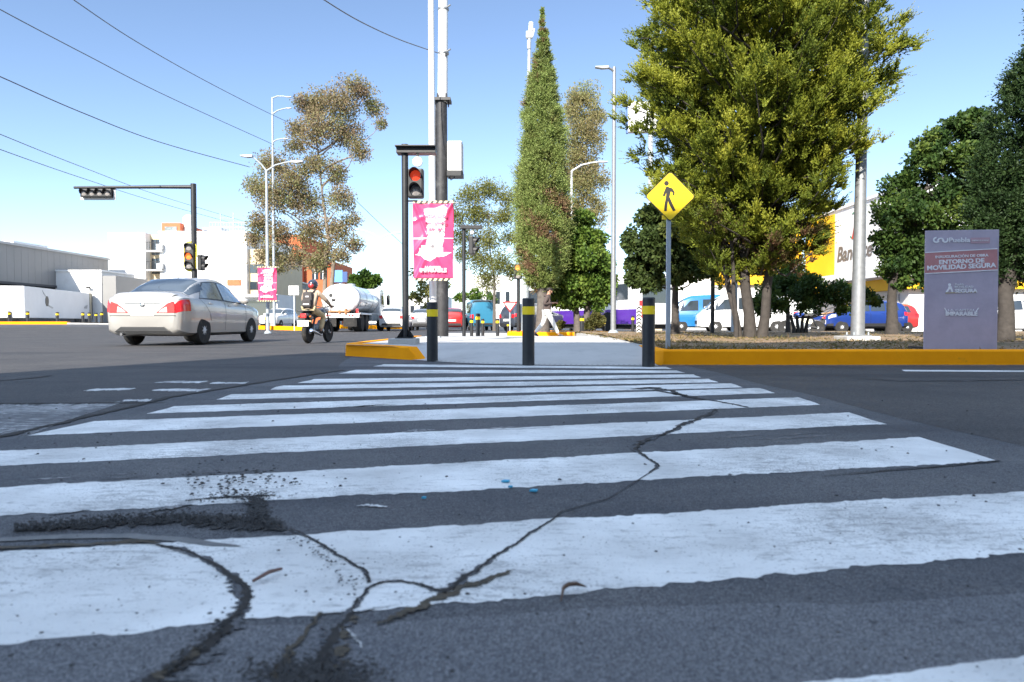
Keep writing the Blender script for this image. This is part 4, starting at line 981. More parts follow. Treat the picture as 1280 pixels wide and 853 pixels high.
# cypress: tight column of upright tufts
def cypress(name, label, base, prof, n, lm, bm, size, brown=.1, trunk_h=1.6, tr=.2, tuft_=.50, group='street trees along the crossing', tint=.62):
    root = thing(name, label, 'tree', base, 0, group); z0, z1 = prof[0][0], prof[-1][0]
    pz = [p[0] for p in prof]; pr = [p[1] for p in prof]
    MB().tube([(0,0,-.1),(0.03,0,trunk_h*.5),(0,0.03,trunk_h*1.4),(0,0,z1*.8)], [tr*1.25,tr,tr*.8,.03], 12).build('trunk', bm, root, True)
    L = Leaves(); ntw, k = 24, 9; m = int(n/(ntw*k))
    cz = rng.random(m*3)*(z1-z0)+z0; rr = np.interp(cz, pz, pr); kk = rng.random(m*3) < rr/max(pr)+.06; cz = cz[kk][:m]; rr = rr[kk][:m]
    for z, r_ in zip(cz, rr):
        a = rng.random()*2*math.pi; q = rng.uniform(.80, .94) if rng.random() < .85 else rng.uniform(.2, .7)
        bump = 1+.09*math.sin(a*3+z*1.9)+.07*math.sin(a*5-z*3.1)+.05*math.sin(a*9+z*6)
        ou = np.array([math.cos(a), math.sin(a), 0]); c = ou*r_*q*bump; c[2] = z
        br = math.sin(a*2+z*1.3)*math.cos(z*2.1+a) > .80-brown*2 and rng.random() < .8
        tt = rng.normal(.08, .05) if br else rng.normal(tint, .10)
        cc = tuft_*min(1, .22+r_*.8)*rng.uniform(.8, 1.25)
        tuft(L, c-ou*cc*.25, ou*.75+np.array([0,0,.85])+rng.normal(size=3)*.18, cc, ntw, k, size, tt, .55, 0, .27)
    L.build('crown', lm, root); return root
Y = 26.5; k_ = Y/F; zz = lambda py: ZA(py, Y)
b0 = (XA(678,Y), Y, .1)
cypress('cypress_tree', 'tall slender pointed cypress with brown scorched patches behind the walking man', b0, [(zz(368),.3),(zz(350),.72),(zz(330),.93),(zz(285),1.03),(zz(235),.95),(zz(180),.80),(zz(135),.66),(zz(100),.45),(zz(65),.22),(zz(35),.08),(zz(14),.0)],
 270000, M['leaf_cypress'], M['bark'], .075, brown=.06, trunk_h=2.0, tr=.24)
# round street tree right of the man
Y = 27.5; b0 = (XA(727,Y), Y, .12)
tree('ficus_tree', 'dense bright green rounded tree in the planter right of the walking man', b0, 1.25, rel(b0, Y, [
 (728,275,18,0),(718,300,22,-.3),(742,300,20,.2),(706,325,20,0),(732,325,26,-.4),(755,325,18,0),(702,352,20,.1),(728,352,26,-.4),(754,352,20,0),(712,374,18,-.2),(740,374,20,-.2),(758,368,13,0),(694,372,12,0),(728,298,20,.4),(724,340,26,.5)]),
 30000, .13, M['leaf_mid'], M['bark'], .15, cl=14, cr=.40, tint=.55, tvar=.16, up=-.25, stems=2)
# dark drooping tree behind the crossing sign
Y = 18; b0 = (XA(844,Y), Y, .17)
tree('pepper_tree', 'dark green drooping tree just behind the yellow pedestrian sign', b0, 1.4, rel(b0, Y, [
 (822,268,24,0),(845,258,24,.2),(868,272,20,0),(800,300,20,0),(828,300,30,-.2),(858,305,28,.2),(884,310,18,0),(800,330,18,.2),(828,335,26,.3),(858,338,22,-.2),(886,336,15,0),(810,352,16,0),(788,345,12,0),(808,270,14,0)]),
 26000, .12, M['leaf_pepper'], M['bark_dark'], .10, cl=12, cr=.40, tint=.5, tvar=.16, up=-.6)

# the big golden conifer
Y = 13.3; b0 = Vector((XA(938,Y), Y, vz(XA(938,Y), Y)))
root = thing('conifer_tree', 'big spreading golden green conifer with several trunks on the verge', 'tree', b0, 0, 'street trees along the crossing'); root.scale = (.955,)*3
tk = MB()
stems = [((.0,0),(-.13,.02,1.5),(.15,.1,7.6),.105), ((.20,-.05),(.36,-.1,1.5),(.95,-.2,6.6),.09), ((-.20,.05),(-.50,.1,1.5),(-1.1,.3,6.0),.06), ((.06,.30),(.10,.6,1.8),(.1,1.1,5.6),.08), ((-.30,-.04),(-.42,-.2,1.3),(-.8,-.7,4.4),.04)]
SP_ = []
for (bx, by), m_, t_, r_ in stems:
    p0 = Vector((bx, by, -.08)); pm = Vector(m_); pt = Vector(t_)
    q = [p0, p0.lerp(pm, .35)+Vector((.02,0,0)), p0.lerp(pm, .7)-Vector((.015,0,0)), pm, pm.lerp(pt, .35), pm.lerp(pt, .7), pt]
    tk.tube(q, [r_*1.4, r_*1.05, r_*.98, r_*.92, r_*.72, r_*.4, .02], 9); SP_.append((pm, pt))
eh = [1.25,1.5,1.85,2.5,3.2,4.0,4.9,5.8,6.7,7.6,8.5,9.4]; er = [.45,1.0,1.3,1.55,1.8,2.1,2.35,2.55,2.45,2.0,1.3,.3]
L = Leaves(); NB = 600; zs = rng.random(NB*3)*(eh[-1]-eh[0])+eh[0]; rs = np.interp(zs, eh, er)
kp_ = rng.random(NB*3) < (rs/2.5)**.9*.95+.05; zs = zs[kp_][:NB]; rs = rs[kp_][:NB]
for z, r_ in zip(zs, rs):
    a = rng.random()*2*math.pi; outer = rng.random() < .66
    lobe = 1+.13*math.sin(a*3+z*1.3)+.13*math.sin(a*5-z*2.1+1)+.08*math.sin(a*8+z*3.7)
    if z < 4.2 and math.cos(a) > 0: lobe *= 1-.22*math.cos(a)*(1-max(0, z-3.2))
    if z < 4.0 and math.cos(a) < 0: lobe *= 1-.16*math.cos(a)
    rr = r_*lobe*(rng.uniform(.84, 1.05) if outer else rng.uniform(.35, .8))
    tip = np.array([math.cos(a)*rr+.12, math.sin(a)*rr, z]); ln = min(rr*.75, rng.uniform(.85, 1.4)); ou = np.array([math.cos(a), math.sin(a), 0])
    ax = unit(ou*1.0+np.array([0, 0, rng.uniform(.15, .75)])+rng.normal(size=3)*.15); st = tip-ax*ln
    pm, pt = SP_[rng.integers(4)]; f = min(1, max(0, (st[2]-.35-pm.z)/(pt.z-pm.z))); sp = pm.lerp(pt, f)
    if rng.random() < .7: tk.tube([sp, sp.lerp(Vector(st), .6)-Vector((0,0,.05)), Vector(st), Vector(st+ax*ln*.6), Vector(tip)], [.032,.026,.02,.012,.004], 5)
    dead = z < 2.6 and rng.random() < .25
    bt = rng.normal(.06, .04) if dead else rng.normal(.63, .15)
    nt_ = int(6+ln*13); upv = np.array([0, 0, 1.0])
    for i in range(nt_):                 # short plump sprays standing on the upper side of the bough
        f = (i+.2+.8*rng.random())/nt_; sd = rng.normal(size=3)*.5; sd[2] = abs(sd[2])*.3
        c = st+ax*ln*f+np.array([0,0,.06])+rng.normal(size=3)*np.array([.15,.15,.10])*(1.15-.6*f)
        dd = unit(ax*.55+upv*.45+sd)
        tuft(L, c, dd, rng.uniform(.22, .34)*(1.15-.35*f), 8, 11, .052, bt+rng.normal()*.05, .34, 0, .30, .32)
    tuft(L, tip-ax*.12, ax+upv*.45, .46, 10, 15, .054, bt+.06, .20, 0, .30, .3)
tk.build('trunk', M['bark_dark'], root, True); L.build('crown', M['leaf_conifer'], root)

# dark trees at the right edge
Y = 17; b0 = (XA(1115,Y), Y, vz(XA(1115,Y), Y))
tree('laurel_tree', 'dark dense tree with a clear trunk left of the grey board', b0, 1.35, rel(b0, Y, [
 (1108,262,24,0),(1130,232,26,.2),(1150,205,24,0),(1172,180,24,.3),(1195,158,22,0),(1215,150,20,0),(1108,300,24,0),(1135,275,34,-.3),(1165,240,36,.2),(1195,205,36,0),(1112,335,20,0),(1138,320,30,0),(1170,290,36,.3),(1200,250,36,-.2),(1122,352,14,0),(1150,345,20,0),(1185,328,30,.2),(1215,300,30,0),(1225,200,26,.3),(1235,160,26,.3),(1215,250,34,.2),(1245,240,40,.6)]),
 52000, .095, M['leaf_shade'], M['bark_dark'], .13, cl=14, cr=.38, tint=.42, tvar=.2, up=.1)
Y = 11.4; b0 = Vector((XA(1256,Y), Y, vz(XA(1256,Y), Y)))
root = thing('juniper_tree', 'very dark tall tree rising behind the grey board at the right edge', 'tree', b0, 0, 'street trees along the crossing')
tk = MB(); tk.tube([(0,0,-.08),(.02,0,.5),(-.02,0,.95),(.15,0,1.6),(.6,0,3.0),(.75,0,5.2)],[.16,.12,.11,.10,.08,.02],10); tk.tube([(.03,0,.8),(.2,.05,1.2),(.45,.1,1.9),(1.0,.2,3.2)],[.09,.075,.06,.02],8)
L = Leaves()
for (a, b_, r_, dy) in [(1292,75,20,0),(1308,20,22,0),(1283,115,30,0),(1320,100,44,.2),(1270,160,36,0),(1312,175,52,-.2),(1255,215,34,.1),(1295,230,50,.1),(1243,265,30,0),(1280,280,44,-.2),(1320,270,48,0),(1230,300,24,0),(1262,315,32,.1),(1302,325,38,0),(1345,210,54,.2),(1340,310,40,0),(1240,332,14,0)]:
    c = np.array([XA(a,Y)-b0.x, dy, ZA(b_,Y)-b0.z]); rad = r_*Y/F
    tk.tube(bez(Vector((.3,0,max(1.0,c[2]-.6))), Vector(c), 0, 3, .03), [.04,.03,.02,.006], 5)
    for i in range(int(150*rad/.5)):
        u = rdir(1)[0]; q = c+u*rad*rng.random()**.4*np.array([1,1.1,1])
        tuft(L, q, u*.7+np.array([0,0,.5]), .24, 7, 7, .062, rng.normal(.42,.15), .5)
tk.build('trunk', M['bark_dark'], root, True); L.build('crown', M['leaf_dark'], root)
# shrubs
Y = 19.5; b0 = (XA(1000,Y), Y, vz(XA(1000,Y), Y))
tree('hedge_shrub', 'wide dark shrub with bare lower stems in front of the blue parked car', b0, .5, rel(b0, Y, [
 (962,370,20,0),(990,362,22,.2),(1018,366,22,0),(1046,368,20,.1),(1072,370,18,0),(1090,376,12,0),(975,384,14,0),(1010,384,14,0),(1050,384,12,0),(950,385,13,0)]),
 13000, .085, M['leaf_shade'], M['bark_dark'], .05, cl=11, cr=.42, tint=.42, tvar=.2, stems=4, cat='shrub', group='shrubs on the verge and planters')
Y = 22; b0 = (XA(985,Y), Y, vz(XA(985,Y), Y))
tree('shrub_tree', 'lighter green bushy shrub with a few red blossoms right of the conifer trunks', b0, .9, rel(b0, Y, [
 (972,345,18,0),(995,340,20,0),(1015,352,14,0),(960,365,15,0),(985,362,18,0)]),
 7500, .10, M['leaf_mid'], M['bark_dark'], .07, cl=11, cr=.42, tint=.5, tvar=.2, cat='shrub', group='shrubs on the verge and planters')
Y = 26.8; b0 = (XA(744,Y), Y, .13)
tree('rounded_bush', 'rounded yellowish bush in the planter between two short bollards', b0, .2, rel(b0, Y, [(740,404,8,0),(750,403,8,0),(744,398,8,0),(733,408,5,0)]), 3200, .075, M['leaf_bush'], M['bark'], .03, cl=8, cr=.5, tint=.5, cat='shrub', group='shrubs on the verge and planters')
b0 = (XA(699,Y), Y, .13)
tree('small_bush', 'small yellow green bush in the planter just right of the man', b0, .15, rel(b0, Y, [(697,408,5,0),(702,405,5,0)]), 1400, .07, M['leaf_bush'], M['bark'], .02, cl=7, cr=.5, tint=.7, cat='shrub', group='shrubs on the verge and planters')
Y = 21; b0 = (XA(960,Y), Y, vz(XA(960,Y), Y))
# ================================================================ POLES, SIGNALS, SIGNS
def bollard(label, x, y, z, h=.79, r=.072, group='black bollards with a yellow band'):
    t = thing('bollard', label, 'bollard', (x, y, z), 0, group); k = h/.79
    MB().lathe([(r,-.03),(r,h*.985),(r*.86,h),(.001,h+.002)], 24).build('post', M['black_metal'], t, True)
    MB().lathe([(r+.0006,h*.755),(r+.003,h*.757),(r+.003,h*.873),(r+.0006,h*.875)], 24).build('reflective_band', M['yellow_film'], t, True)
    return t
for (px, py, Y, z, h, lb) in ((540.5,450,None,.02,.77,'black bollard at the left end of the crossing ramp, below the large pink banner'),
        (660.5,455,None,.02,.79,'black bollard in the middle of the crossing ramp, beside the walking man'),
        (810.5,457.4,None,.012,.79,'black bollard at the end of the long yellow kerb by the pedestrian sign')):
    g = G(px, py, z); bollard(lb, g.x, g.y, slab_z(g.x, g.y)-.004, h)
for (px, Y, h, lb) in ((597.5,21.6,.80,'taller bollard in the far cluster of small bollards beyond the ramp'),(589.5,25.6,.68,'short bollard at the left of the far cluster beyond the ramp'),(603.5,26.2,.66,'short bollard touching the right of the far cluster beyond the ramp'),
        (622,24.6,.66,'single small bollard between the far cluster and the middle bollard'),(635,28,.5,'smallest bollard, standing on the near corner of the left planter'),(727.5,24.2,.76,'bollard in front of the planter below the rounded green tree'),(755,27.5,.62,'small bollard in the planter right of the rounded bush'),(791,24.6,.60,'small bollard beside the black and white chevron post')):
    bollard(lb, XA(px, Y), Y, 0.0 if px != 791 else .16, h, .072*h/.79 if h < .7 else .072)
for i, (px, Y, h, lb) in enumerate(((12,43.2,.82,'leftmost yard bollard in front of the white trailer nose'),(35,43.2,.82,'yard bollard at the near corner of the white trailer'),(72,44,.78,'yard bollard standing alone in front of the middle of the trailer'),(104,45.5,.80,'yard bollard before the rear doors of the trailer'),(112,47,.80,'yard bollard directly right of the one before the trailer doors'),(120.5,48,.78,'yard bollard at the foot of the white gatehouse'),(127.5,46,.82,'rightmost yard bollard, next to the silver car'))):
    bollard(lb, XA(px, Y), Y, gz(XA(px,Y), Y), h, .09)
bollard('bollard at the far kerb below the smaller pink banner', XA(333,42.5), 42.5, gz(XA(333,42.5),42.5), .85, .075)

def signal_head(root, c, n, r=.085, lit=None, ry=0, vert=True, plate=None, hs=None):
    """lamps face -Y; ry turns the head about Z"""
    mt = Matrix.Translation(c) @ Matrix.Rotation(ry, 4, 'Z'); s = r*2.75; W = r*2.9
    def place(o): o.matrix_local = mt; return o
    hd = place(MB().box((0,.05,0), (W,.14,s*n) if vert else (s*n,.14,W)).build('signal_head', M['black_plastic'], root, bevel=.03))
    for i in range(n):
        o = (n-1)/2*s-i*s; q = (0,0,o) if vert else (o,0,0); lm = M['lens_dark']
        if lit is not None and lit[0] == i: lm = lit[1]
        MB().lathe([(.001,-.055),(r*.5,-.048),(r*.92,-.024),(r,-.022)], 18, 'y', q).build('lens', lm, hd, True)
        v = []; seg = 14
        for k in range(seg+1):
            a = R(-20)+R(220)*k/seg; ca, sa = math.cos(a)*r*1.12, math.sin(a)*r*1.12
            v.append([(q[0]+ca, -.021, q[2]+sa), (q[0]+ca*.98, -.021-.19*(.45+.55*max(0, math.sin(a))), q[2]+sa*.98), (q[0]+ca*.93, -.018-.18*(.45+.55*max(0, math.sin(a))), q[2]+sa*.93), (q[0]+ca*.95, -.021, q[2]+sa*.95)])
        MB().grid(np.array(v)).build('visor', M['black_plastic'], hd, True)
    return hd
M['lens_dark'] = pmat('lens_dark', (.30,.28,.27), .15, 0, .2, 20, coat=.8)
M['lens_red'] = emis('lens_red', (.6,.05,.02), .22); M['lens_amber'] = emis('lens_amber', (1.0,.16,.03), .6); M['lens_orange'] = emis('lens_orange', (1.0,.27,.05), 1.0)

# near pedestrian signal on the island
Y = 10.7; m = Y/F; x0 = XA(507, Y); zb = KH
tag(MB().b2((XA(488,Y),Y-.22,zb-.05),(XA(522,Y),Y+.25,zb+.085)).build('signal_plinth', M['concrete'], bevel=.012), 'low grey concrete plinth under the nearest black signal post', 'plinth')
t = thing('pedestrian_signal', 'black post with a red lit two lamp signal under its flat arm', 'traffic light', (x0, Y, zb+.085), 0, 'traffic lights')
zz = lambda py: ZA(py, Y)-zb-.085
MB().cyl((0,0,.02),(0,0,zz(181)),.052).lathe([(.056,zz(183)),(.056,zz(181)),(.001,zz(180.5))],16).build('post', M['black_metal'], t, True)
f = MB().b2((-.14,-.14,0),(.14,.14,.018))
for a in range(4): f.add([(math.cos(a*math.pi/2+.78)*.05, math.sin(a*math.pi/2+.78)*.05, .018),(math.cos(a*math.pi/2+.78)*.17, math.sin(a*math.pi/2+.78)*.17, .018),(math.cos(a*math.pi/2+.78)*.05, math.sin(a*math.pi/2+.78)*.05, .16)], [(0,1,2),(2,1,0)])
f.build('base_plate', M['black_metal'], t)
MB().b2((-.12,-.10,zz(193)),(XA(546,Y)-x0,.10,zz(185))).b2((-.13,-.17,zz(186.2)),(XA(546.5,Y)-x0,.17,zz(184.5))).build('arm', M['black_metal'], t, bevel=.006)
hx = XA(520.5, Y)-x0
signal_head(t, (hx, -.02, zz(229.5)), 2, .083, (0, M['lens_red']))
MB().cyl((hx+.03,0,zz(203)),(hx+.03,-.05,zz(203)),.075,seg=20).cyl((hx+.03,.0,zz(203)),(hx+.03,.0,zz(193)),.02).build('sensor_disc', M['white_paint'], t, True)
MB().cyl((0,0,zz(251.5)),(hx+.02,.02,zz(251)),.014,seg=8).build('bracket', M['black_metal'], t)
# second one further on
Y = 20.5; x0 = XA(580, Y)
t = thing('pedestrian_signal', 'second black signal post with a flat arm, seen right of the pink banner', 'traffic light', (x0, Y, 0), 0, 'traffic lights')
zz = lambda py: ZA(py, Y)
MB().cyl((0,0,0),(0,0,zz(281)),.055).build('post', M['black_metal'], t, True)
MB().b2((-.13,-.13,.0),(.13,.13,.05)).build('base_plate', M['black_metal'], t)
MB().b2((-.1,-.13,zz(286.5)),(XA(603,Y)-x0,.13,zz(282.5))).build('arm', M['black_metal'], t, bevel=.006)
hx = XA(592, Y)-x0
signal_head(t, (hx, .05, zz(307)), 2, .10, None, R(75))
MB().ball((hx-.04,0,zz(291)),.07).build('sensor_disc', M['white_paint'], t, True)
# amber one in the planter
Y = 27.6; x0 = XA(648, Y)
t = thing('pedestrian_signal', 'black post with a glowing orange lamp at the left edge of the cypress', 'traffic light', (x0, Y, .13), 0, 'traffic lights')
zz = lambda py: ZA(py, Y)-.13
MB().cyl((0,0,-.05),(0,0,zz(333)),.07).build('post', M['black_metal'], t, True)
signal_head(t, (-.02,-.12,zz(340)), 2, .11, (0, M['lens_orange']))
# gantry on the left
Y = 24.5; x0 = XA(244, Y)
t = thing('traffic_light_gantry', 'dark gantry pole with a long arm and a yellow rimmed signal above the silver car', 'traffic light', (x0, Y, 0), 0, 'traffic lights')
zz = lambda py: ZA(py, Y)
MB().cyl((0,0,0),(0,0,zz(230)),.095).lathe([(.16,0),(.16,.06),(.1,.3)],14).build('post', M['black_metal'], t, True)
ax = XA(96, Y)-x0
MB().tube([(0,-.01,zz(234)),(ax*.3,-.01,zz(234)),(ax,-.01,zz(234.8))],[.07,.06,.045],10).build('arm', M['black_metal'], t, True)
cx = XA(124.5, Y)-x0
MB().b2((cx-.63,.03,zz(250)),(cx+.63,.06,zz(234.5))).build('backing_board', M['pale_grey'], t)
MB().b2((cx-.62,.022,zz(237)),(cx+.62,.03,zz(235))).b2((cx-.55,-.05,zz(246.5)),(cx+.55,.022,zz(237))).build('signal_box', M['black_plastic'], t)
signal_head(t, (cx, -.1, zz(242)), 4, .10, None, 0, False)
hx = XA(240, Y)-x0; hz = zz(321)
st = []
for k in range(32):
    a = k*2*math.pi/32; st.append((hx+math.cos(a)*.235, hz+math.sin(a)*.235+(.31 if math.sin(a) > 0 else -.31)))
MB().prism(st, -.06, -.04).build('yellow_rim', pmat('rim_yellow', (.80,.66,.01), .5), t)
signal_head(t, (hx, -.16, hz), 3, .115, (1, M['lens_amber']))
signal_head(t, (XA(254,Y)-x0, .02, zz(328.5)), 2, .10, None, R(82))
MB().b2((XA(248.5,Y)-x0,-.1,zz(337)),(XA(250.5,Y)-x0,.1,zz(321.5))).build('white_side_plate', M['white_paint'], t)
# black post with its top lost in the conifer
Y = 20; x0 = XA(890.5, Y)
t = thing('signal_post', 'plain black post in front of the blue van, its top lost in the conifer', 'post', (x0, Y, .18))
MB().cyl((0,0,-.05),(0,0,2.9),.058).build('post', M['black_metal'], t, True); MB().b2((-.14,-.14,-.02),(.14,.14,.03)).build('base_plate', M['black_metal'], t)
Y = 22; x0 = XA(917.5, Y)
t = thing('steel_post', 'thick grey steel post standing left of the conifer trunks', 'post', (x0, Y, .18))
MB().cyl((0,0,-.05),(0,0,3.4),.10).build('post', M['galv_dull'], t, True); MB().b2((-.2,-.2,-.02),(.2,.2,.05)).build('base', M['concrete'], t)

# power pole with meter box, slim white pole
Y = 17.0; x0 = XA(552.5, Y); zz = lambda py: ZA(py, Y)
M['tarred'] = pmat('tarred', (.03,.03,.033), .6, 0, .5, 5, .2, 40, dirt=(.10,.10,.10), dscale=4)
M['pole_white'] = pmat('pole_white', (.66,.66,.65), .6, 0, .06, 2)
t = thing('utility_pole', 'tall utility pole, dark below and white above, rising behind the pink banner', 'pole', (x0, Y, 0))
MB().tube([(0,0,0),(0,0,zz(124))],[.165,.14],16).build('lower_pole', M['tarred'], t, True)
MB().tube([(.03,0,zz(124)-.1),(.06,0,zz(-60))],[.125,.11],16).build('upper_pole', M['pole_white'], t, True)
MB().b2((-.20,-.19,zz(128)),(.24,.19,zz(124.5))).b2((.16,-.03,zz(134)),(.19,.03,zz(124))).cyl((-.08,-.12,zz(124)),(-.08,-.12,zz(119)),.02).cyl((.13,-.12,zz(124)),(.13,-.12,zz(119)),.02).build('collar', M['black_metal'], t)
for py in (67, 12): MB().lathe([(.13,zz(py+1)),(.135,zz(py+1)),(.135,zz(py-1)),(.13,zz(py-1))],16,'z',(.055,0,0)).cyl((.1,-.05,zz(py)),(.24,-.12,zz(py-3)),.02).build('pole_band', M['galv'], t, True)
MB().cyl((.13,-.12,zz(72)),(.13,-.12,zz(70)),.03).build('insulator', M['black_metal'], t)
MB().tube([(-.15,-.08,0.2),(-.145,-.08,zz(250)),(-.13,-.07,zz(132))],.018,6).build('conduit', M['tarred'], t)
bx = MB().b2((XA(560.5,Y)-x0,-.22,zz(216)),(XA(579,Y)-x0,.22,zz(179))).build('meter_box', M['white_paint'], t, bevel=.03)
MB().b2((XA(560,Y)-x0,-.23,zz(222)),(XA(579.5,Y)-x0,.2,zz(216.3))).build('box_base', M['black_metal'], bx)
MB().b2((XA(577.6,Y)-x0,-.235,zz(214)),(XA(579.4,Y)-x0,-.222,zz(181))).build('box_hinge', M['shutter'], bx)
MB().tube([(.16,-.05,zz(218)),(.24,-.06,zz(226)),(.34,-.05,zz(222))],.014,6).build('cable_loop', M['black_metal'], t)
Y = 15.2; x0 = XA(541.5, Y)
t = thing('slim_pole', 'slim white steel pole standing just left of the utility pole', 'pole', (x0, Y, KH))
MB().tube([(0,0,-.02),(-.03,0,ZA(-60,Y))],[.082,.062],14).build('pole', M['white_metal'], t, True); MB().b2((-.16,-.16,-.01),(.16,.16,.03)).build('base_plate', M['galv_dull'], t)

# pink banners
M['pink'] = pmat('pink', (.56,.05,.15), .32, 0, .07, 3, coat=.35)
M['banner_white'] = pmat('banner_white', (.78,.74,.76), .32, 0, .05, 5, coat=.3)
M['hazard_black'] = pmat('hazard_black', (.05,.045,.04), .5); M['hazard_pale'] = pmat('hazard_pale', (.75,.66,.38), .5)
def banner(label, px0, px1, py0, py1, Y, rz=0):
    W = (px1-px0)/F*Y; H = (py1-py0)/F*Y; x0 = XA((px0+px1)/2, Y); z0 = ZA((py0+py1)/2, Y)
    t = thing('banner', label, 'banner', (x0, Y, z0), rz, 'pink street banners')
    def dep(u, v):       # creases run from the top corners to the lower middle
        d = 0
        for (cx, cy, ang, w, a) in ((-.46,.5,-1.22,.035,.035),(-.46,.5,-1.02,.05,.03),(.46,.5,-2.0,.045,.04),(.46,.5,-2.2,.05,.025),(-.1,.5,-1.5,.06,.014),(.3,.45,-2.7,.04,.02)):
            nx, ny = -math.sin(ang), math.cos(ang); q = (u-cx)*nx*W+(v-cy)*ny*H
            d += a*math.exp(-(q/w)**2)*(1 if (u-cx)*math.cos(ang)+(v-cy)*math.sin(ang) > -.02 else 0)
        return -d*W*1.1+.012*math.sin(v*9+u*4)*W-.02*W*math.cos(u*3)
    n, mm = 44, 70; A = np.zeros((n+1, mm+1, 3))
    for i in range(n+1):
        for j in range(mm+1):
            u, v = i/n-.5, j/mm-.5; A[i, j] = (u*W*(1+.02*math.sin(v*5)), dep(u, v), v*H*.94)
    fab = MB().grid(A).build('fabric', M['pink'], t, True, ang=80)
    so = fab.modifiers.new('s', 'SOLIDIFY'); so.thickness = .004
    for s_ in (1, -1):
        hb = MB(); N = 15
        for k in range(N):
            a = -W/2+W*k/N; b = a+W/N; sh = W*.035; hb.mi = k % 2
            z_a, z_b = (H*.47, H*.5) if s_ > 0 else (-H*.5, -H*.47); off = dep(0, .5*s_)-.012
            hb.add([(max(-W/2,a-sh),off,z_a),(max(-W/2,b-sh) if k < N-1 else W/2,off,z_a),(b,off,z_b),(a,off,z_b)], [(0,1,2,3)])
        hb.build('hazard_strip', [M['hazard_pale'], M['hazard_black']], t)
    rd = MB()
    for s_ in (1, -1): rd.cyl((-W*.62,.06,s_*H*.485),(W*.62,.06,s_*H*.485),.012,seg=8)
    rd.build('rod', M['galv'], t)
    def draped(name, mb, mat):   # print and painted glare follow the cloth, 3 mm in front
        mb.v = [(x, dep(x/W, z/H/.94)-.004+y, z) for x, y, z in mb.v]; return mb.build(name, mat, t)
    def area(poly, k=26):        # grid cells inside an outline given in cloth fractions
        mb = MB(); us = np.linspace(-.5, .5, 60); vs_ = np.linspace(-.5, .5, 110)
        def inside(x, y):
            c = False
            for (xa, ya), (xb, yb) in zip(poly, poly[1:]+poly[:1]):
                if (ya > y) != (yb > y) and x < (xb-xa)*(y-ya)/(yb-ya)+xa: c = not c
            return c
        for i in range(59):
            for j in range(109):
                if inside((us[i]+us[i+1])/2, (vs_[j]+vs_[j+1])/2):
                    mb.add([(us[i]*W,0,vs_[j]*H*.94),(us[i+1]*W,0,vs_[j]*H*.94),(us[i+1]*W,0,vs_[j+1]*H*.94),(us[i]*W,0,vs_[j+1]*H*.94)], [(0,1,2,3)])
        return mb
    draped('glare_panel', area([(-.24,.43),(.36,.44),(.30,.25),(.26,.0),(.21,-.10),(-.20,-.10),(-.13,.07),(-.17,.25)]), M['banner_white'])  # white glare on the folds, painted as a flat area behind the lettering
    draped('printed_rule', area([(-.5,.025),(.5,.03),(.5,.045),(-.5,.045)]), M['banner_white'])
    draped('printed_ship', area([(-.46,-.185),(-.36,-.165),(-.35,-.10),(-.30,-.10),(-.30,-.06),(.12,-.06),(.12,-.10),(.24,-.09),(.24,-.15),(.45,-.155),(.30,-.20),(.1,-.215),(-.08,-.27),(-.2,-.25),(-.3,-.20)]), M['banner_white'])
    for (s, z, sz) in (('LA CAPITAL', -.335, .055), ('IMPARABLE', -.372, .098)):
        o = text_obj('lettering', s, sz*W*1.35, M['banner_white'], t, (0, -.07*W-.012, z*H), bold=.006*W, ext=.001)
    for (s, z, sz) in (('ENTORNO DE', .30, .075), ('MOVILIDAD', .22, .085), ('SEGURA', .14, .085)):
        text_obj('lettering', s, sz*W*1.2, M['pink'], t, (.07*W, -.075*W-.012, z*H), bold=.003*W, ext=.001)
    return t
banner('large glossy pink banner with white print and painted glare strung between the two tall poles', 517, 567, 252, 351, 14.6)
banner('smaller pink banner with white print and painted glare on the far lamp post right of the silver car', 323, 346.5, 333.5, 377, 30.5)

# street lamps
def lamp_post(name, label, px, Y, top_py, arms, r=.08, mat='white_metal', base=0, group='street lamp posts', lean=0, tall=1):
    z1 = ZA(top_py, Y)-base; t = thing(name, label, 'street lamp', (XA(px,Y), Y, base), 0, group)
    MB().tube([(0,0,-.05),(lean,0,z1)],[r,r*.6],12).build('pole', M[mat], t, True)
    MB().lathe([(r*2,0),(r*2,.04),(r*1.2,.12)],12).build('base_plate', M['galv_dull'], t)
    for (apx, apy, att) in arms:
        zt = ZA(att, Y)-base; e = Vector((XA(apx, Y)-XA(px, Y), -.1, ZA(apy, Y)-base)); s_ = Vector((lean*zt/z1, 0, zt))
        am = MB().tube([s_, s_.lerp(e, .35)+Vector((0,0,.10*abs(e.x))), s_.lerp(e, .75)+Vector((0,0,.06*abs(e.x))), e], [r*.5,r*.45,r*.4,r*.35], 8).build('arm', M[mat], t, True)
        dx = 1 if e.x > 0 else -1; k = .5*tall
        MB().prism([(e.x-dx*.05,e.z+.05*tall),(e.x+dx*k,e.z+.03*tall),(e.x+dx*k,e.z-.02*tall),(e.x+dx*k*.4,e.z-.07*tall),(e.x-dx*.05,e.z-.05*tall)][::dx], e.y-.1*tall, e.y+.1*tall).build('lamp_head', M['shutter'], am, bevel=.01)
    return t
lamp_post('street_lamp', 'white double armed street lamp carrying the smaller pink banner', 335, 31, 214, [(318,196,214),(368,203,214)], .085, 'galv_dull', base=.02)
lamp_post('street_lamp', 'tall white lamp mast with stacked short arms beside the eucalyptus top', 343, 46, 122, [(362,122,123),(362,136,143),(358,174,178)], .10, 'galv_dull', tall=.6)
lamp_post('street_lamp', 'faint far double armed street lamp above the tanker cab', 475.5, 80, 299, [(450,287,299),(497,291,299)], .12, tall=1.3)
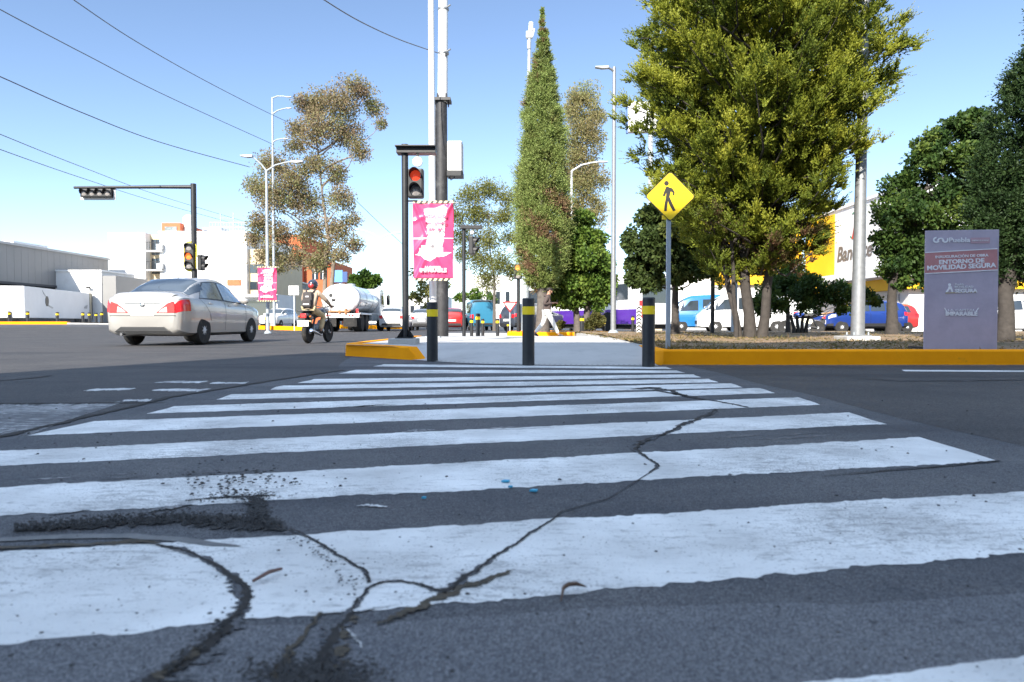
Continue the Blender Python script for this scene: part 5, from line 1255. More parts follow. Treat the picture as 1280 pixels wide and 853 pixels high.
lamp_post('street_lamp', 'tall grey street lamp left of the big conifer with one short arm to the left', 766.5, 20.5, 84, [(757,86,90)], .082, 'galv', .17, lean=.0, tall=.7)
lamp_post('street_lamp', 'pale street lamp with a curved arm in front of the feathery brown tree', 714, 40, 214, [(748,203,214)], .09, 'white_metal')
t = thing('antenna_mast', 'slender grey mast topped with white antennas behind the cypress', 'mast', (XA(656,30), 30, .1)); Y = 30; zz = lambda py: ZA(py, Y)-.1
MB().tube([(0,0,-.1),(.2,0,zz(40))],[.16,.07],12).build('pole', M['galv_dull'], t, True)
MB().b2((.05,-.1,zz(48)),(.33,.1,zz(40))).cyl((.25,-.05,zz(40)),(.27,-.05,zz(29)),.1).b2((.10,-.12,zz(62)),(.22,-.0,zz(52))).cyl((.32,0,zz(46)),(.40,0,zz(36)),.05).build('antenna', M['white_paint'], t, bevel=.02)
# galvanised pole in front of the bank
Y = 12.4; bx_ = XA(1072, Y); vb = vz(bx_, Y)
tag(MB().b2((XA(1051,Y),Y-.25,vb-.1),(XA(1092,Y),Y+.28,vb+.085)).build('pole_footing', M['concrete'], bevel=.015), 'square concrete footing under the big galvanised pole on the verge', 'footing')
t = thing('steel_pole', 'thick tapering galvanised steel pole on a concrete footing in front of the bank', 'pole', (bx_, Y, vb+.085))
MB().tube([(0,0,0),(.02,0,2.6),(.04,0,5.2),(.06,0,8.8)],[.118,.098,.078,.055],20).build('pole', M['galv'], t, True)
MB().b2((-.17,-.17,0),(.17,.17,.022)).build('base_plate', M['galv'], t)
bt = MB()
for sx in (-1,1):
    for sy in (-1,1): bt.cyl((sx*.13,sy*.13,.02),(sx*.13,sy*.13,.07),.014,seg=6)
bt.build('anchor_bolt', M['galv_dull'], t)
am = MB().tube([(.06,0,8.75),(.5,-.6,9.2),(1.0,-1.4,9.4)],[.045,.035,.03],8).build('arm', M['galv'], t, True)
MB().box((1.15,-1.65,9.4),(.25,.6,.1)).build('lamp_head', M['shutter'], am, bevel=.02)

# yellow pedestrian warning sign
Y = 8.75; x0 = XA(835, Y); m = Y/F; zb = .17
t = thing('pedestrian_sign', 'yellow diamond warning sign with a black walking figure on a grey square post', 'road sign', (x0, Y, zb))
lz = lambda py: ZA(py, Y)-zb; lx = lambda px: (px-835)*m
MB().b2((-.026,-.026,-.1),(.026,.026,lz(222))).build('post', M['galv_dull'], t, bevel=.004)
cx, cz, hd = lx(835.8), lz(246.5), 31.2*m
def dia(h, rr=.035):
    o = []
    for k in range(4):
        a = k*math.pi/2; ux, uz = math.cos(a), math.sin(a)
        for f in np.linspace(-1, 1, 6):
            b = a+f*math.pi/4; o.append((cx+ux*(h-rr*1.414)+math.cos(b)*rr, cz+uz*(h-rr*1.414)+math.sin(b)*rr))
    return o
MB().prism(dia(hd), -.040, -.034).build('plate', M['sign_black'], t)
MB().prism(dia(hd*.965), -.0425, -.0402).build('sign_face', M['sign_yellow'], t)
MB().prism(dia(hd*.99), -.0338, -.032).build('plate_back', M['galv_dull'], t)
def cq(p): return (lx(800+p[0]/3.71), lz(210+p[1]/3.71))
fig = MB()
fig.prism([cq((115+11*math.cos(a), 75+11*math.sin(a))) for a in np.linspace(0, 2*math.pi, 20, endpoint=False)], -.0445, -.0427)
for i, pl in enumerate(([(110,93),(122,90),(133,97),(135,112),(129,140),(131,147),(112,147),(115,118)], [(112,95),(118,110),(107,137),(98,132),(105,112)], [(128,94),(142,98),(153,115),(152,131),(145,131),(144,118),(133,111)], [(112,143),(125,145),(120,172),(117,203),(105,203),(107,172)], [(117,142),(131,140),(141,165),(158,200),(146,204),(129,174)])):
    fig.prism([cq(p) for p in pl], -.0446-.0002*i, -.0427)
fig.build('walking_figure', M['sign_black'], t)
MB().b2((-.09,-.035,lz(275)),(-.03,-.01,lz(270))).build('clamp', M['sign_yellow'], t)
# small white sign far left and chevron post
t = thing('white_sign', 'small blank white rectangular sign on a thin post behind the motorcyclist', 'road sign', (XA(368,42), 42, 0))
MB().cyl((0,0,0),(0,0,ZA(358,42)),.03).build('post', M['white_metal'], t, True); MB().b2((-.31,-.06,ZA(369,42)),(.31,-.04,ZA(357.5,42))).build('plate', M['white_paint'], t)
t = thing('chevron_post', 'slim white post with black chevrons beside a small bollard', 'post', (XA(798.5,23), 23, .16)); H = 34*23/F
MB().b2((-.085,-.01,0),(.085,.02,H)).build('board', M['white_paint'], t)
ch = MB()
for k in range(7):
    z = H*(.04+k*.135); ch.prism([(-.08,z),(0,z+.07),(.08,z),(.08,z+.055),(0,z+.125),(-.08,z+.055)], -.016, -.0115)
ch.build('chevrons', M['sign_black'], t)

# grey event board
Y = 8.42; x0 = XA(1198, Y); m = Y/F*.955; zb = .175
t = thing('event_board', 'tall grey printed board with a red title band standing on the verge behind the kerb', 'board', (x0, Y, zb), R(-7))
M['board_grey'] = pmat('board_grey', (.46,.395,.47), .6, 0, .10, 1.6, dirt=(.37,.32,.39), dscale=2.3, dlo=.45, dhi=.7)
M['board_red'] = pmat('board_red', (.50,.22,.22), .6); M['board_white'] = pmat('board_white', (.80,.78,.80), .6); M['board_pink'] = pmat('board_pink', (.50,.32,.36), .6); M['board_gold'] = pmat('board_gold', (.45,.36,.16), .6)
H = 155*m; lx = lambda px: (px-1197.5)*m; lz = lambda py: (438-py)*m*1.04
MB().b2((-44.5*m,-.05,-.02),(44.5*m,-.028,H)).build('panel', M['board_grey'], t, bevel=.006)
cr_ = lambda x, y: (lx(1140+x/5.17), lz(280+y/5.17))
MB().prism([cr_(66,325),cr_(520,305),cr_(516,168),cr_(64,188)], -.054, -.0515).build('title_band', M['board_red'], t)
MB().prism([cr_(64,192),cr_(516,172),cr_(516,166),cr_(64,186)], -.056, -.0545).prism([cr_(66,328),cr_(520,308),cr_(520,302),cr_(66,322)], -.056, -.0545).build('band_border', M['board_white'], t)
def bt_(s, x, y, hpx, wpx, bold=0, mat='board_white', tilt=0):
    o = text_obj('lettering', s, 1.0, M[mat], t, (0,0,0), bold=0, ext=.002)
    d = o.dimensions; me = o.data; xs_ = [v.co.x for v in me.vertices]; ys_ = [v.co.y for v in me.vertices]
    w, h = max(xs_)-min(xs_), max(ys_)-min(ys_); c = ((max(xs_)+min(xs_))/2, (max(ys_)+min(ys_))/2)
    bpy.data.objects.remove(o); sw, sh = wpx/5.17*m/w, hpx/5.17*m/h
    o = text_obj('lettering', s, 1.0, M[mat], t, (0,0,0), bold=bold, ext=.002); X, Z = cr_(x, y); q = o.data
    for v in q.vertices: v.co = ((v.co.x-c[0])*sw, (v.co.y-c[1])*sh, v.co.z)
    o.location = (X, -.056, Z); o.rotation_euler = (math.pi/2, tilt, 0)
bt_('Puebla', 280, 110, 30, 130, .02)
MB().prism([cr_(350,97),cr_(468,97),cr_(468,134),cr_(350,134)], -.055, -.0515).build('printed_block', M['board_pink'], t)
bt_('GOBIERNO DE LA CIUDAD', 409, 116, 10, 104, 0)
bt_('INAUGURACIÓN DE OBRA', 295, 212, 22, 330, .022, tilt=R(-1.6))
bt_('ENTORNO DE', 295, 247, 27, 280, .035, tilt=R(-2.0)); bt_('MOVILIDAD SEGURA', 294, 281, 30, 428, .035, tilt=R(-2.2))
bt_('MOVILIDAD', 312, 412, 14, 116, .01); bt_('SEGURA', 326, 437, 24, 138, .04); bt_('Puebla', 285, 396, 12, 55, 0)
bt_('LA CAPITAL', 300, 562, 13, 170, .0); bt_('IMPARABLE', 300, 585, 25, 196, .05)
for (a, b) in (((190,548),(212,574)), ((410,548),(388,572))):
    X0, Z0 = cr_(*a); X1, Z1 = cr_(*b); k = .012*(1 if X1 > X0 else -1)
    MB().prism([(X0,Z0),(X0+k,Z0),(X1,Z1),(X1-k,Z1)], -.056, -.0515).build('emblem_stroke', M['board_white'], t)
MB().prism([cr_(222+9*math.cos(a), 398+9*math.sin(a)) for a in np.linspace(0, 2*math.pi, 12, endpoint=False)], -.056, -.0515).build('figure_head', M['board_white'], t)
MB().prism([cr_(216,408),cr_(234,408),cr_(246,446),cr_(236,446),(cr_(226,424)),cr_(210,446),cr_(198,446),cr_(214,422)], -.056, -.0515).build('figure_body', M['board_white'], t)
for (cx_, cy_, rx, ry, a0) in ((135,108,22,20,.5),(162,112,22,18,2.4),(190,108,20,20,-.6)):   # interlaced wings of the emblem
    o = []; i_ = []
    for a in np.linspace(a0, a0+4.2, 14): o.append(cr_(cx_+rx*math.cos(a), cy_+ry*math.sin(a))); i_.append(cr_(cx_+rx*.55*math.cos(a), cy_+ry*.5*math.sin(a)))
    MB().prism(o+i_[::-1], -.0560-.0006*cx_/100, -.0515).build('emblem', M['board_white'], t)
MB().prism([cr_(196,449),cr_(396,443),cr_(396,448),cr_(196,454)], -.055, -.0515).build('gold_rule', M['board_gold'], t)
for s_ in (-1,1): MB().b2((s_*44*m,-.028,0),(s_*39*m,.40,.03)).build('foot', M['black_metal'], t)

# power lines
def wire(label, pts, r):
    q = [P(a, b, Y) for a, b, Y in pts]; n = len(q); o = []
    for i in range(n-1):                   # Catmull-Rom through the hanging points
        p0, p1, p2, p3 = q[max(i-1,0)], q[i], q[i+1], q[min(i+2,n-1)]
        for k in range(8):
            s_ = k/8; o.append(.5*((2*p1)+(p2-p0)*s_+(2*p0-5*p1+4*p2-p3)*s_*s_+(3*p1-p0-3*p2+p3)*s_**3))
    o.append(q[-1]); tag(MB().tube(o, r, 5).build('power_line', M['wire']), label, 'cable', 'overhead power lines')
M['wire'] = pmat('wire', (.09,.09,.10), .6)
wire('overhead cable entering at the upper left corner and ending at the tall lamp mast', [(-80,-34,20),(0,12,22),(110,70,27),(210,121,33),(342,181,46)], .018)
wire('topmost overhead cable on the left, running down behind the eucalyptus top', [(50,-32,20),(92,0,23),(170,52,28),(260,103,34),(345,146,45),(400,170,52)], .018)
wire('thickest overhead cable ending at the double armed street lamp', [(-80,62,16),(0,96,18),(100,140,21.5),(200,178,26),(312,209,31)], .016)
wire('upper of the two low thin cables passing the left gantry', [(-80,134,28),(0,168,32),(100,208,42),(200,245,58),(312,279,85)], .02)
wire('lower of the two low thin cables passing the left gantry', [(-80,156,28),(0,187,32),(100,222,42),(200,254,58),(312,285,85)], .02)
wire('single cable sloping from the top edge to the tall utility pole', [(380,-18,11),(405,0,12),(450,27,13.3),(500,50,15),(552,68,16.9)], .011)
wire('faint far cable descending right of the eucalyptus', [(440,246,60),(470,275,66),(505,307,75)], .022)

t = thing('yield_sign', 'small white triangular sign with a red border near the orange lamp post', 'road sign', (XA(637.5,31), 31, 0)); zz = lambda py: ZA(py, 31)
MB().cyl((0,0,0),(0,0,zz(378)),.03).build('post', M['galv_dull'], t, True)
MB().prism([(-.36,zz(377)),(.36,zz(377)),(0,zz(391))], -.05, -.035).build('plate', M['red_car'], t); MB().prism([(-.25,zz(379)),(.25,zz(379)),(0,zz(388.2))], -.054, -.051).build('sign_face', M['white_paint'], t)
# ================================================================ VEHICLES
SEDAN = [(0,.66,.34,.66,.84,.50,.93),(.03,.745,.29,.69,.95,.54,1.05),(.09,.80,.25,.70,1.0,.57,1.105),(.24,.835,.22,.71,1.02,.60,1.13),(.46,.855,.20,.72,1.02,.60,1.15),
         (.90,.855,.20,.72,1.01,.575,1.36),(1.30,.86,.20,.71,1.0,.585,1.49),(1.90,.86,.20,.70,.985,.59,1.545),(2.40,.855,.20,.69,.965,.58,1.52),(2.75,.855,.2,.69,.955,.575,1.43),(3.45,.85,.20,.68,.94,.62,1.01),(3.95,.83,.20,.65,.87,.56,.925),(4.30,.75,.22,.58,.76,.48,.79),(4.42,.60,.28,.50,.62,.38,.64)]
def seam(root, S, y, v0, v1, name='door_seam', w=.012, lean=0):
    A = S.panel((y, y+lean), (y+w, y+w+lean), v0, v1, .003, 2, 14)
    for Q in (A, mirror(A)): MB().grid(Q).build(name, M['arch_black'], root)
def hseam(root, S, y0, y1, v, name='door_seam', w=.03):
    A = S.panel(y0, y1, v, v+w, .003, 14, 2)
    for Q in (A, mirror(A)): MB().grid(Q).build(name, M['arch_black'], root)
cx = XA(183, 14.9)
root, S = car('sedan', 'silver four door sedan driving away, seen from its rear right corner', 'car', (cx, 14.75, 0), R(-1.5), 'silver_paint', SEDAN, (.98, 3.56), .325,
    [((.86,1.36),(1.98,1.98),5.10,5.93),((2.06,2.06),(3.22,2.62),5.10,5.93)], rear_glass=(.52,1.24,5.5), windscreen=(2.80,3.40,5.3), glass='glass_light', handles=(1.30,2.28), mirror_y=3.02,
    lights=[(.012,.36,3.15,4.7,'red_lens')], head=[(3.95,4.33,3.3,4.6)], sc=1.03)
# dark frame round the side windows
for (lo, hi) in (((.82,1.33),(1.98+.03,1.98+.03)),((2.02,2.02),(3.28,2.67))):
    A = S.panel(lo, hi, 5.04, 5.97, .0022)
    for Q in (A, mirror(A)): MB().grid(Q).build('window_frame', M['black_plastic'], root, True)
for (y, v0, v1, ln) in ((2.03,1.9,5.0,0),(3.2,1.9,5.0,0)): seam(root, S, y, v0, v1, lean=ln)
A = S.panel((1.30,.84),(1.312,.852),2.6,5.0,.003,2,12)
for Q in (A, mirror(A)): MB().grid(Q).build('door_seam', M['arch_black'], root)
hseam(root, S, 1.30, 3.2, 1.85); A = S.panel(.36,.372,3.6,4.8,.003,2,8)
A = S.panel(.30,.312,5,8,.003,2,8,True); MB().grid(S.panel(.455,.467,5.2,8,.003,2,8,True)).build('boot_seam', M['arch_black'], root)
for s_ in (1, -1):       # lamp faces on the flat tail
    pts = [(.30,.70),(.34,.735),(.54,.90),(.655,.945),(.69,.85),(.69,.70)]
    MB().prism([(s_*x, z) for x, z in pts][::s_], -.012, .02).build('tail_light', M['red_lens'], root, bevel=.008)
    MB().prism([(s_*x, z) for x, z in [(.345,.71),(.40,.765),(.52,.83),(.535,.71)]][::s_], -.016, .0).build('reverse_lens', M['clear_lens'], root, bevel=.003)
MB().prism([(-.36,.93),(-.38,.905),(.38,.905),(.36,.93)], -.022, .02).build('chrome_trim', M['chrome'], root, bevel=.006)
MB().prism([(-.25,.64),(.25,.64),(.25,.78),(-.25,.78)], -.008, .02).build('number_plate', M['plate_white'], root, bevel=.004)
MB().ball((0,-.014,.862),(.05,.01,.035),14,8).build('emblem', M['chrome'], root, True)
MB().prism([(-.60,.30),(-.46,.41),(.46,.41),(.60,.30)], -.018, .03).build('lower_bumper', M['black_plastic'], root, bevel=.012)
MB().prism([(-.70,.635),(.70,.635),(.70,.645),(-.70,.645)], -.004, .02).build('boot_seam', M['arch_black'], root)
A = S.panel(.02,.20,5.6,8,.0,6,8,True); A[...,2] += .012+.018*np.linspace(1,0,6)[:,None]; MB().grid(A).build('boot_spoiler', M['silver_paint'], root, True)
MB().tube([(0,1.50,1.52),(0,1.38,1.60)],[.012,.004],6).build('roof_antenna', M['black_plastic'], root)
MB().tube([(-.45,.12,.26),(-.45,-.02,.25)],[.03,.03],8).build('exhaust', M['chrome'], root)

HATCH = [(0,.68,.34,.70,.92,.54,1.0),(.05,.76,.28,.72,.97,.56,1.18),(.28,.80,.24,.74,.98,.58,1.40),(.75,.82,.22,.72,.96,.6,1.48),(1.7,.82,.2,.7,.94,.6,1.50),(2.15,.82,.2,.7,.93,.58,1.43),(2.85,.81,.2,.68,.92,.6,1.0),(3.4,.79,.22,.63,.86,.54,.92),(3.68,.70,.25,.55,.74,.46,.77),(3.76,.58,.3,.48,.62,.4,.64)]
SUV = [(0,.66,.38,.74,.95,.55,1.02),(.06,.76,.30,.76,1.0,.56,1.22),(.30,.79,.28,.78,1.03,.58,1.47),(.9,.80,.27,.77,1.0,.6,1.56),(1.8,.80,.27,.76,.99,.58,1.55),(2.25,.80,.27,.76,.98,.57,1.46),(2.85,.80,.27,.76,.98,.62,1.09),(3.4,.78,.29,.72,.93,.56,1.0),(3.65,.69,.31,.62,.8,.5,.84),(3.73,.58,.35,.52,.66,.45,.69)]
VAN = [(0,.78,.34,.8,1.02,.70,1.84),(.08,.84,.28,.8,1.05,.73,1.97),(1.5,.86,.26,.8,1.06,.75,2.02),(3.2,.86,.26,.8,1.06,.73,1.97),(3.75,.86,.26,.8,1.06,.68,1.76),(4.42,.85,.26,.76,1.03,.64,1.13),(4.64,.80,.28,.66,.86,.56,.92),(4.72,.68,.32,.56,.7,.5,.74)]
def hatch(name, label, px, Y, rz, paint, group='cars further off', shape=HATCH, z=None, glass='glass', **k):
    x = XA(px, Y); z = gz(x, Y) if z is None else z
    sh = shape; suv = shape is SUV
    r_, S_ = car(name, label, 'car', (x, Y, z), rz, paint, sh, (.62, 3.02), .31 if suv else .29,
        [((.42,.50),(1.02,1.02),5.15,5.9),((1.06,1.06),(1.70,1.70),5.12,5.92),((1.76,1.76),(2.72,2.22),5.12,5.92)], rear_glass=(.07,.27,5.9), windscreen=(2.22,2.80,5.4), glass=glass,
        lights=[(.02,.22,3.5,4.9,'red_lens')], head=[(3.3,3.62,3.4,4.6)], mirror_y=2.45, handles=(1.2,1.95), cladding=suv, group=group, **k)
    for s_ in (1,-1): MB().prism([(s_*x_, z_) for x_, z_ in [(.50,.78),(.68,.76),(.70,.95),(.54,.98)]][::s_], -.02, .03).build('tail_light', M['red_lens'], r_, bevel=.01)
    MB().b2((-.25,-.02,.60),(.25,.02,.72)).build('number_plate', M['plate_white'], r_)
    for y in (1.03, 1.73): seam(r_, S_, y, 2.0, 5.0)
    MB().prism([(-.6,.34),(-.55,.48),(.55,.48),(.6,.34)], -.025, .03).build('bumper', M['black_plastic'], r_)
    return r_
hatch('hatchback', 'white hatchback seen from behind right of the tanker', 489, 42, 0, 'white_car')
hatch('hatchback', 'grey car seen from behind between the signal post and the first bollard', 527, 47, 0, 'grey_car', glass='glass_light')
hatch('hatchback', 'red car seen from behind below the right edge of the pink banner', 565, 44, R(4), 'red_car', z=0)
hatch('hatchback', 'bright red car parked side on behind the smaller pink banner', 348, 61, R(80), 'red_car')
hatch('hatchback', 'pale grey car facing the road left of the motorcyclist', 362, 56, R(172), 'white_car', glass='glass_light')
hatch('suv', 'dark blue grey car half hidden behind the orange lamp post', 633, 37, R(-55), 'dark_car', shape=SUV, z=0)
hatch('suv', 'bright blue small suv parked behind the dark shrub in front of the bank', 1126, 32.5, R(86), 'blue_car', shape=SUV, z=.0)
hatch('hatchback', 'red car with only its tail showing behind the blue suv', 1139, 35.3, R(88), 'red_car', z=0)
hatch('hatchback', 'white car parked at the right edge behind the dark tree', 1322, 29, R(84), 'white_car', z=0, sc=1.05)
def van(label, px, Y, rz, paint, z=0, name='van', rearwin=True):
    r_, S_ = car(name, label, 'van', (XA(px,Y), Y, z), rz, paint, VAN, (.95, 3.85), .33,
        [((.35,.42),(1.55,1.55),5.12,5.85),((1.65,1.65),(2.75,2.75),5.12,5.85),((2.98,2.98),(3.98,3.42),5.12,5.8)], rear_glass=(.0,.075,5.6), windscreen=(3.72,4.36,5.3), lights=[(.02,.2,3.2,4.9,'red_lens')], head=[(4.36,4.62,3.2,4.5)], mirror_y=4.05, handles=(1.8,3.05), group='parked vans', dark_lower=True)
    for y in (1.6, 2.88, 3.95): seam(r_, S_, y, 1.5, 5.0)
    MB().b2((-.6,-.03,.36),(.6,.03,.5)).build('bumper', M['black_plastic'], r_, bevel=.02)
    for s_ in (1,-1): MB().b2((s_*.62,-.02,.75),(s_*.74,.03,1.05)).build('tail_light', M['red_lens'], r_)
    MB().prism([(-.62,.45),(-.62,.62),(.62,.62),(.62,.45)], 4.70, 4.73).build('front_grille', M['black_plastic'], r_)
    return r_
van('bright blue van with its nose to the left in front of the white wall', 942, 36.5, R(82), 'sky_blue_car')
van('white van parked behind the conifer trunks with its nose to the left', 992, 34.0, R(80), 'white_car')
van('light blue van far off between the second signal post and the small bollards', 604, 44, R(10), 'teal_car')

# purple and white bus
a = Vector((XA(650,42), 42, 0)); b = Vector((XA(797,33.2), 33.2, 0)); d = b-a; Lb = d.length
t = thing('bus', 'long white bus with a purple lower side parked behind the rounded green tree', 'bus', a, math.atan2(d.y, d.x))
MB().b2((0,0,.42),(Lb,2.4,2.95)).build('body', M['white_car'], t, bevel=.12)
MB().b2((.02,-.012,.45),(Lb-.02,.02,1.18)).build('side_band', pmat('purple', (.07,.018,.25), .4, coat=.4), t)
for k in range(6): w = MB().b2((.5+k*(Lb-1)/6,-.010,1.65),(.5+(k+.88)*(Lb-1)/6,.02,2.45)).build('window', M['glass'], t, bevel=.004)
for y in (2.0, Lb-2.2):
    tw = MB().lathe([(.28,-.13),(.46,-.13),(.48,0),(.46,.13),(.28,.13)],24,'y',(y,.12,.48)).build('wheel', M['rubber'], t, True)
    MB().lathe([(.001,-.12),(.28,-.1),(.28,.1),(.001,.1)],20,'y',(y,.10,.48)).build('rim', M['galv_dull'], tw, True)
    MB().lathe([(.001,-.02),(.56,-.02),(.56,.0),(.001,.0)],24,'y',(y,-.0,.5)).build('wheel_arch', M['arch_black'], t)
MB().b2((.3,.2,.2),(Lb-.3,2.2,.42)).build('underframe', M['arch_black'], t)
MB().b2((Lb-.05,.1,.75),(Lb+.03,.3,1.6)).build('tail_light', M['red_lens'], t)
MB().b2((Lb-.01,.3,1.5),(Lb+.02,2.1,2.5)).build('rear_window', M['glass'], t)

# tanker truck
Y = 38.5; t = thing('tanker_truck', 'white tanker truck with an oval tank seen from behind beyond the motorcyclist', 'truck', (XA(425.5,Y), Y, gz(XA(425,Y),Y)), R(0))
el = [];
def ell(y, rx, rz, cz=1.88, n=28): return [(math.cos(k*2*math.pi/n)*rx, y, cz+math.sin(k*2*math.pi/n)*rz) for k in range(n)]
A = np.array([[(0,-.12,1.88)]*28, ell(-.10,.55,.42), ell(-.05,.9,.68), ell(.02,1.06,.80), ell(.12,1.10,.84), ell(5.4,1.10,.84), ell(5.55,.9,.68), [(0,5.6,1.88)]*28])
A = np.concatenate([A, A[:, :1]], 1); MB().grid(A).build('tank', M['white_car'], t, True, ang=50)
for y in (.16, 1.9, 3.7, 5.35): MB().grid(np.array([ell(y,1.112,.852)+[ell(y,1.112,.852)[0]], ell(y+.09,1.112,.852)+[ell(y,1.112,.852)[0]]])).build('tank_band', M['galv'], t)
MB().lathe([(.26,0),(.26,.14),(.001,.18)],16,'z',(0,2.6,2.70)).build('tank_hatch', M['galv_dull'], t)
MB().lathe([(.001,-.03),(.11,-.03),(.12,0),(.001,0)],16,'y',(-.5,-.075,2.05)).build('inspection_port', M['black_plastic'], t)
MB().b2((-.9,0,.86),(.9,6.0,1.06)).b2((-.45,0,.62),(-.3,7.6,.86)).b2((.3,0,.62),(.45,7.6,.86)).build('chassis', M['arch_black'], t)
MB().b2((-1.1,-.14,.80),(1.1,.0,1.04)).build('rear_bumper', M['white_paint'], t, bevel=.02)
for s_ in (1,-1):
    for k in range(2): MB().lathe([(.001,-.02),(.05,-.02),(.055,0),(.001,0)],12,'y',(s_*(.55+k*.17),-.14,.93)).build('tail_light', M['red_lens'], t)
    MB().b2((s_*.92,-.16,1.06),(s_*1.05,-.02,1.3)).build('marker_light', M['red_lens'], t)
    MB().b2((s_*.62,.3,.98),(s_*1.16,3.0,1.05)).build('mudguard', M['white_paint'], t, bevel=.01)
    MB().b2((s_*.95,3.2,.62),(s_*1.12,5.0,1.05)).build('side_box', M['galv_dull'], t, bevel=.02)
    MB().tube([(s_*1.12,-.02,1.06),(s_*1.12,5.4,1.06)],.03,6).build('side_rail', M['white_paint'], t)
    for yy in (.75, 1.95):
        w = MB().lathe([(.3,-.24),(.46,-.24),(.5,-.1),(.5,.1),(.46,.24),(.3,.24)],24,'x',(s_*.86,yy,.5)).build('wheel', M['rubber'], t, True)
        MB().lathe([(.001,s_*.05),(.12,s_*.22),(.16,s_*.2),(.3,s_*.2),(.3,s_*.0),(.001,s_*.0)],18,'x',(s_*.86,yy,.5)).build('rim', M['galv_dull'], w, True)
    w = MB().lathe([(.3,-.14),(.46,-.14),(.5,0),(.46,.14),(.3,.14)],24,'x',(s_*.95,6.6,.5)).build('wheel', M['rubber'], t, True)
    MB().lathe([(.001,s_*.1),(.3,s_*.1),(.3,0),(.001,0)],18,'x',(s_*.95,6.6,.5)).build('rim', M['galv_dull'], w, True)
    MB().tube([(s_*1.1,7.1,1.6),(s_*1.42,7.2,1.65),(s_*1.42,7.2,2.45),(s_*1.1,7.1,2.45)],.025,6).b2((s_*1.30,7.12,1.7),(s_*1.52,7.2,2.35)).build('wing_mirror', M['black_plastic'], t)
    MB().b2((s_*1.12,6.3,1.7),(s_*1.135,7.0,2.3)).build('window', M['glass'], t)
for s_ in (1,-1): MB().b2((s_*.95,-.12,.30),(s_*.2,-.09,.80)).build('mud_flap', M['rubber'], t)
pp = MB(); pp.tube([(-.7,-.16,1.14),(.5,-.16,1.14),(.62,-.16,1.22)],.05,8).cyl((.35,-.16,1.0),(.35,-.16,1.3),.07).cyl((.0,-.16,1.02),(.0,-.16,1.22),.06); pp.build('valve_pipes', pmat('rusty_pipe', (.38,.17,.07), .7, 0, .3, 9), t, True)
MB().prismx([(5.8,.7),(5.8,2.55),(6.2,2.72),(7.0,2.68),(7.4,1.6),(7.75,1.45),(7.8,.7)],-1.12,1.12).build('cab', M['white_car'], t, bevel=.06)
MB().b2((-.9,-.10,.98),(-.85,-.06,2.3)).b2((-.6,-.10,.98),(-.55,-.06,2.3)).build('ladder', M['white_paint'], t)

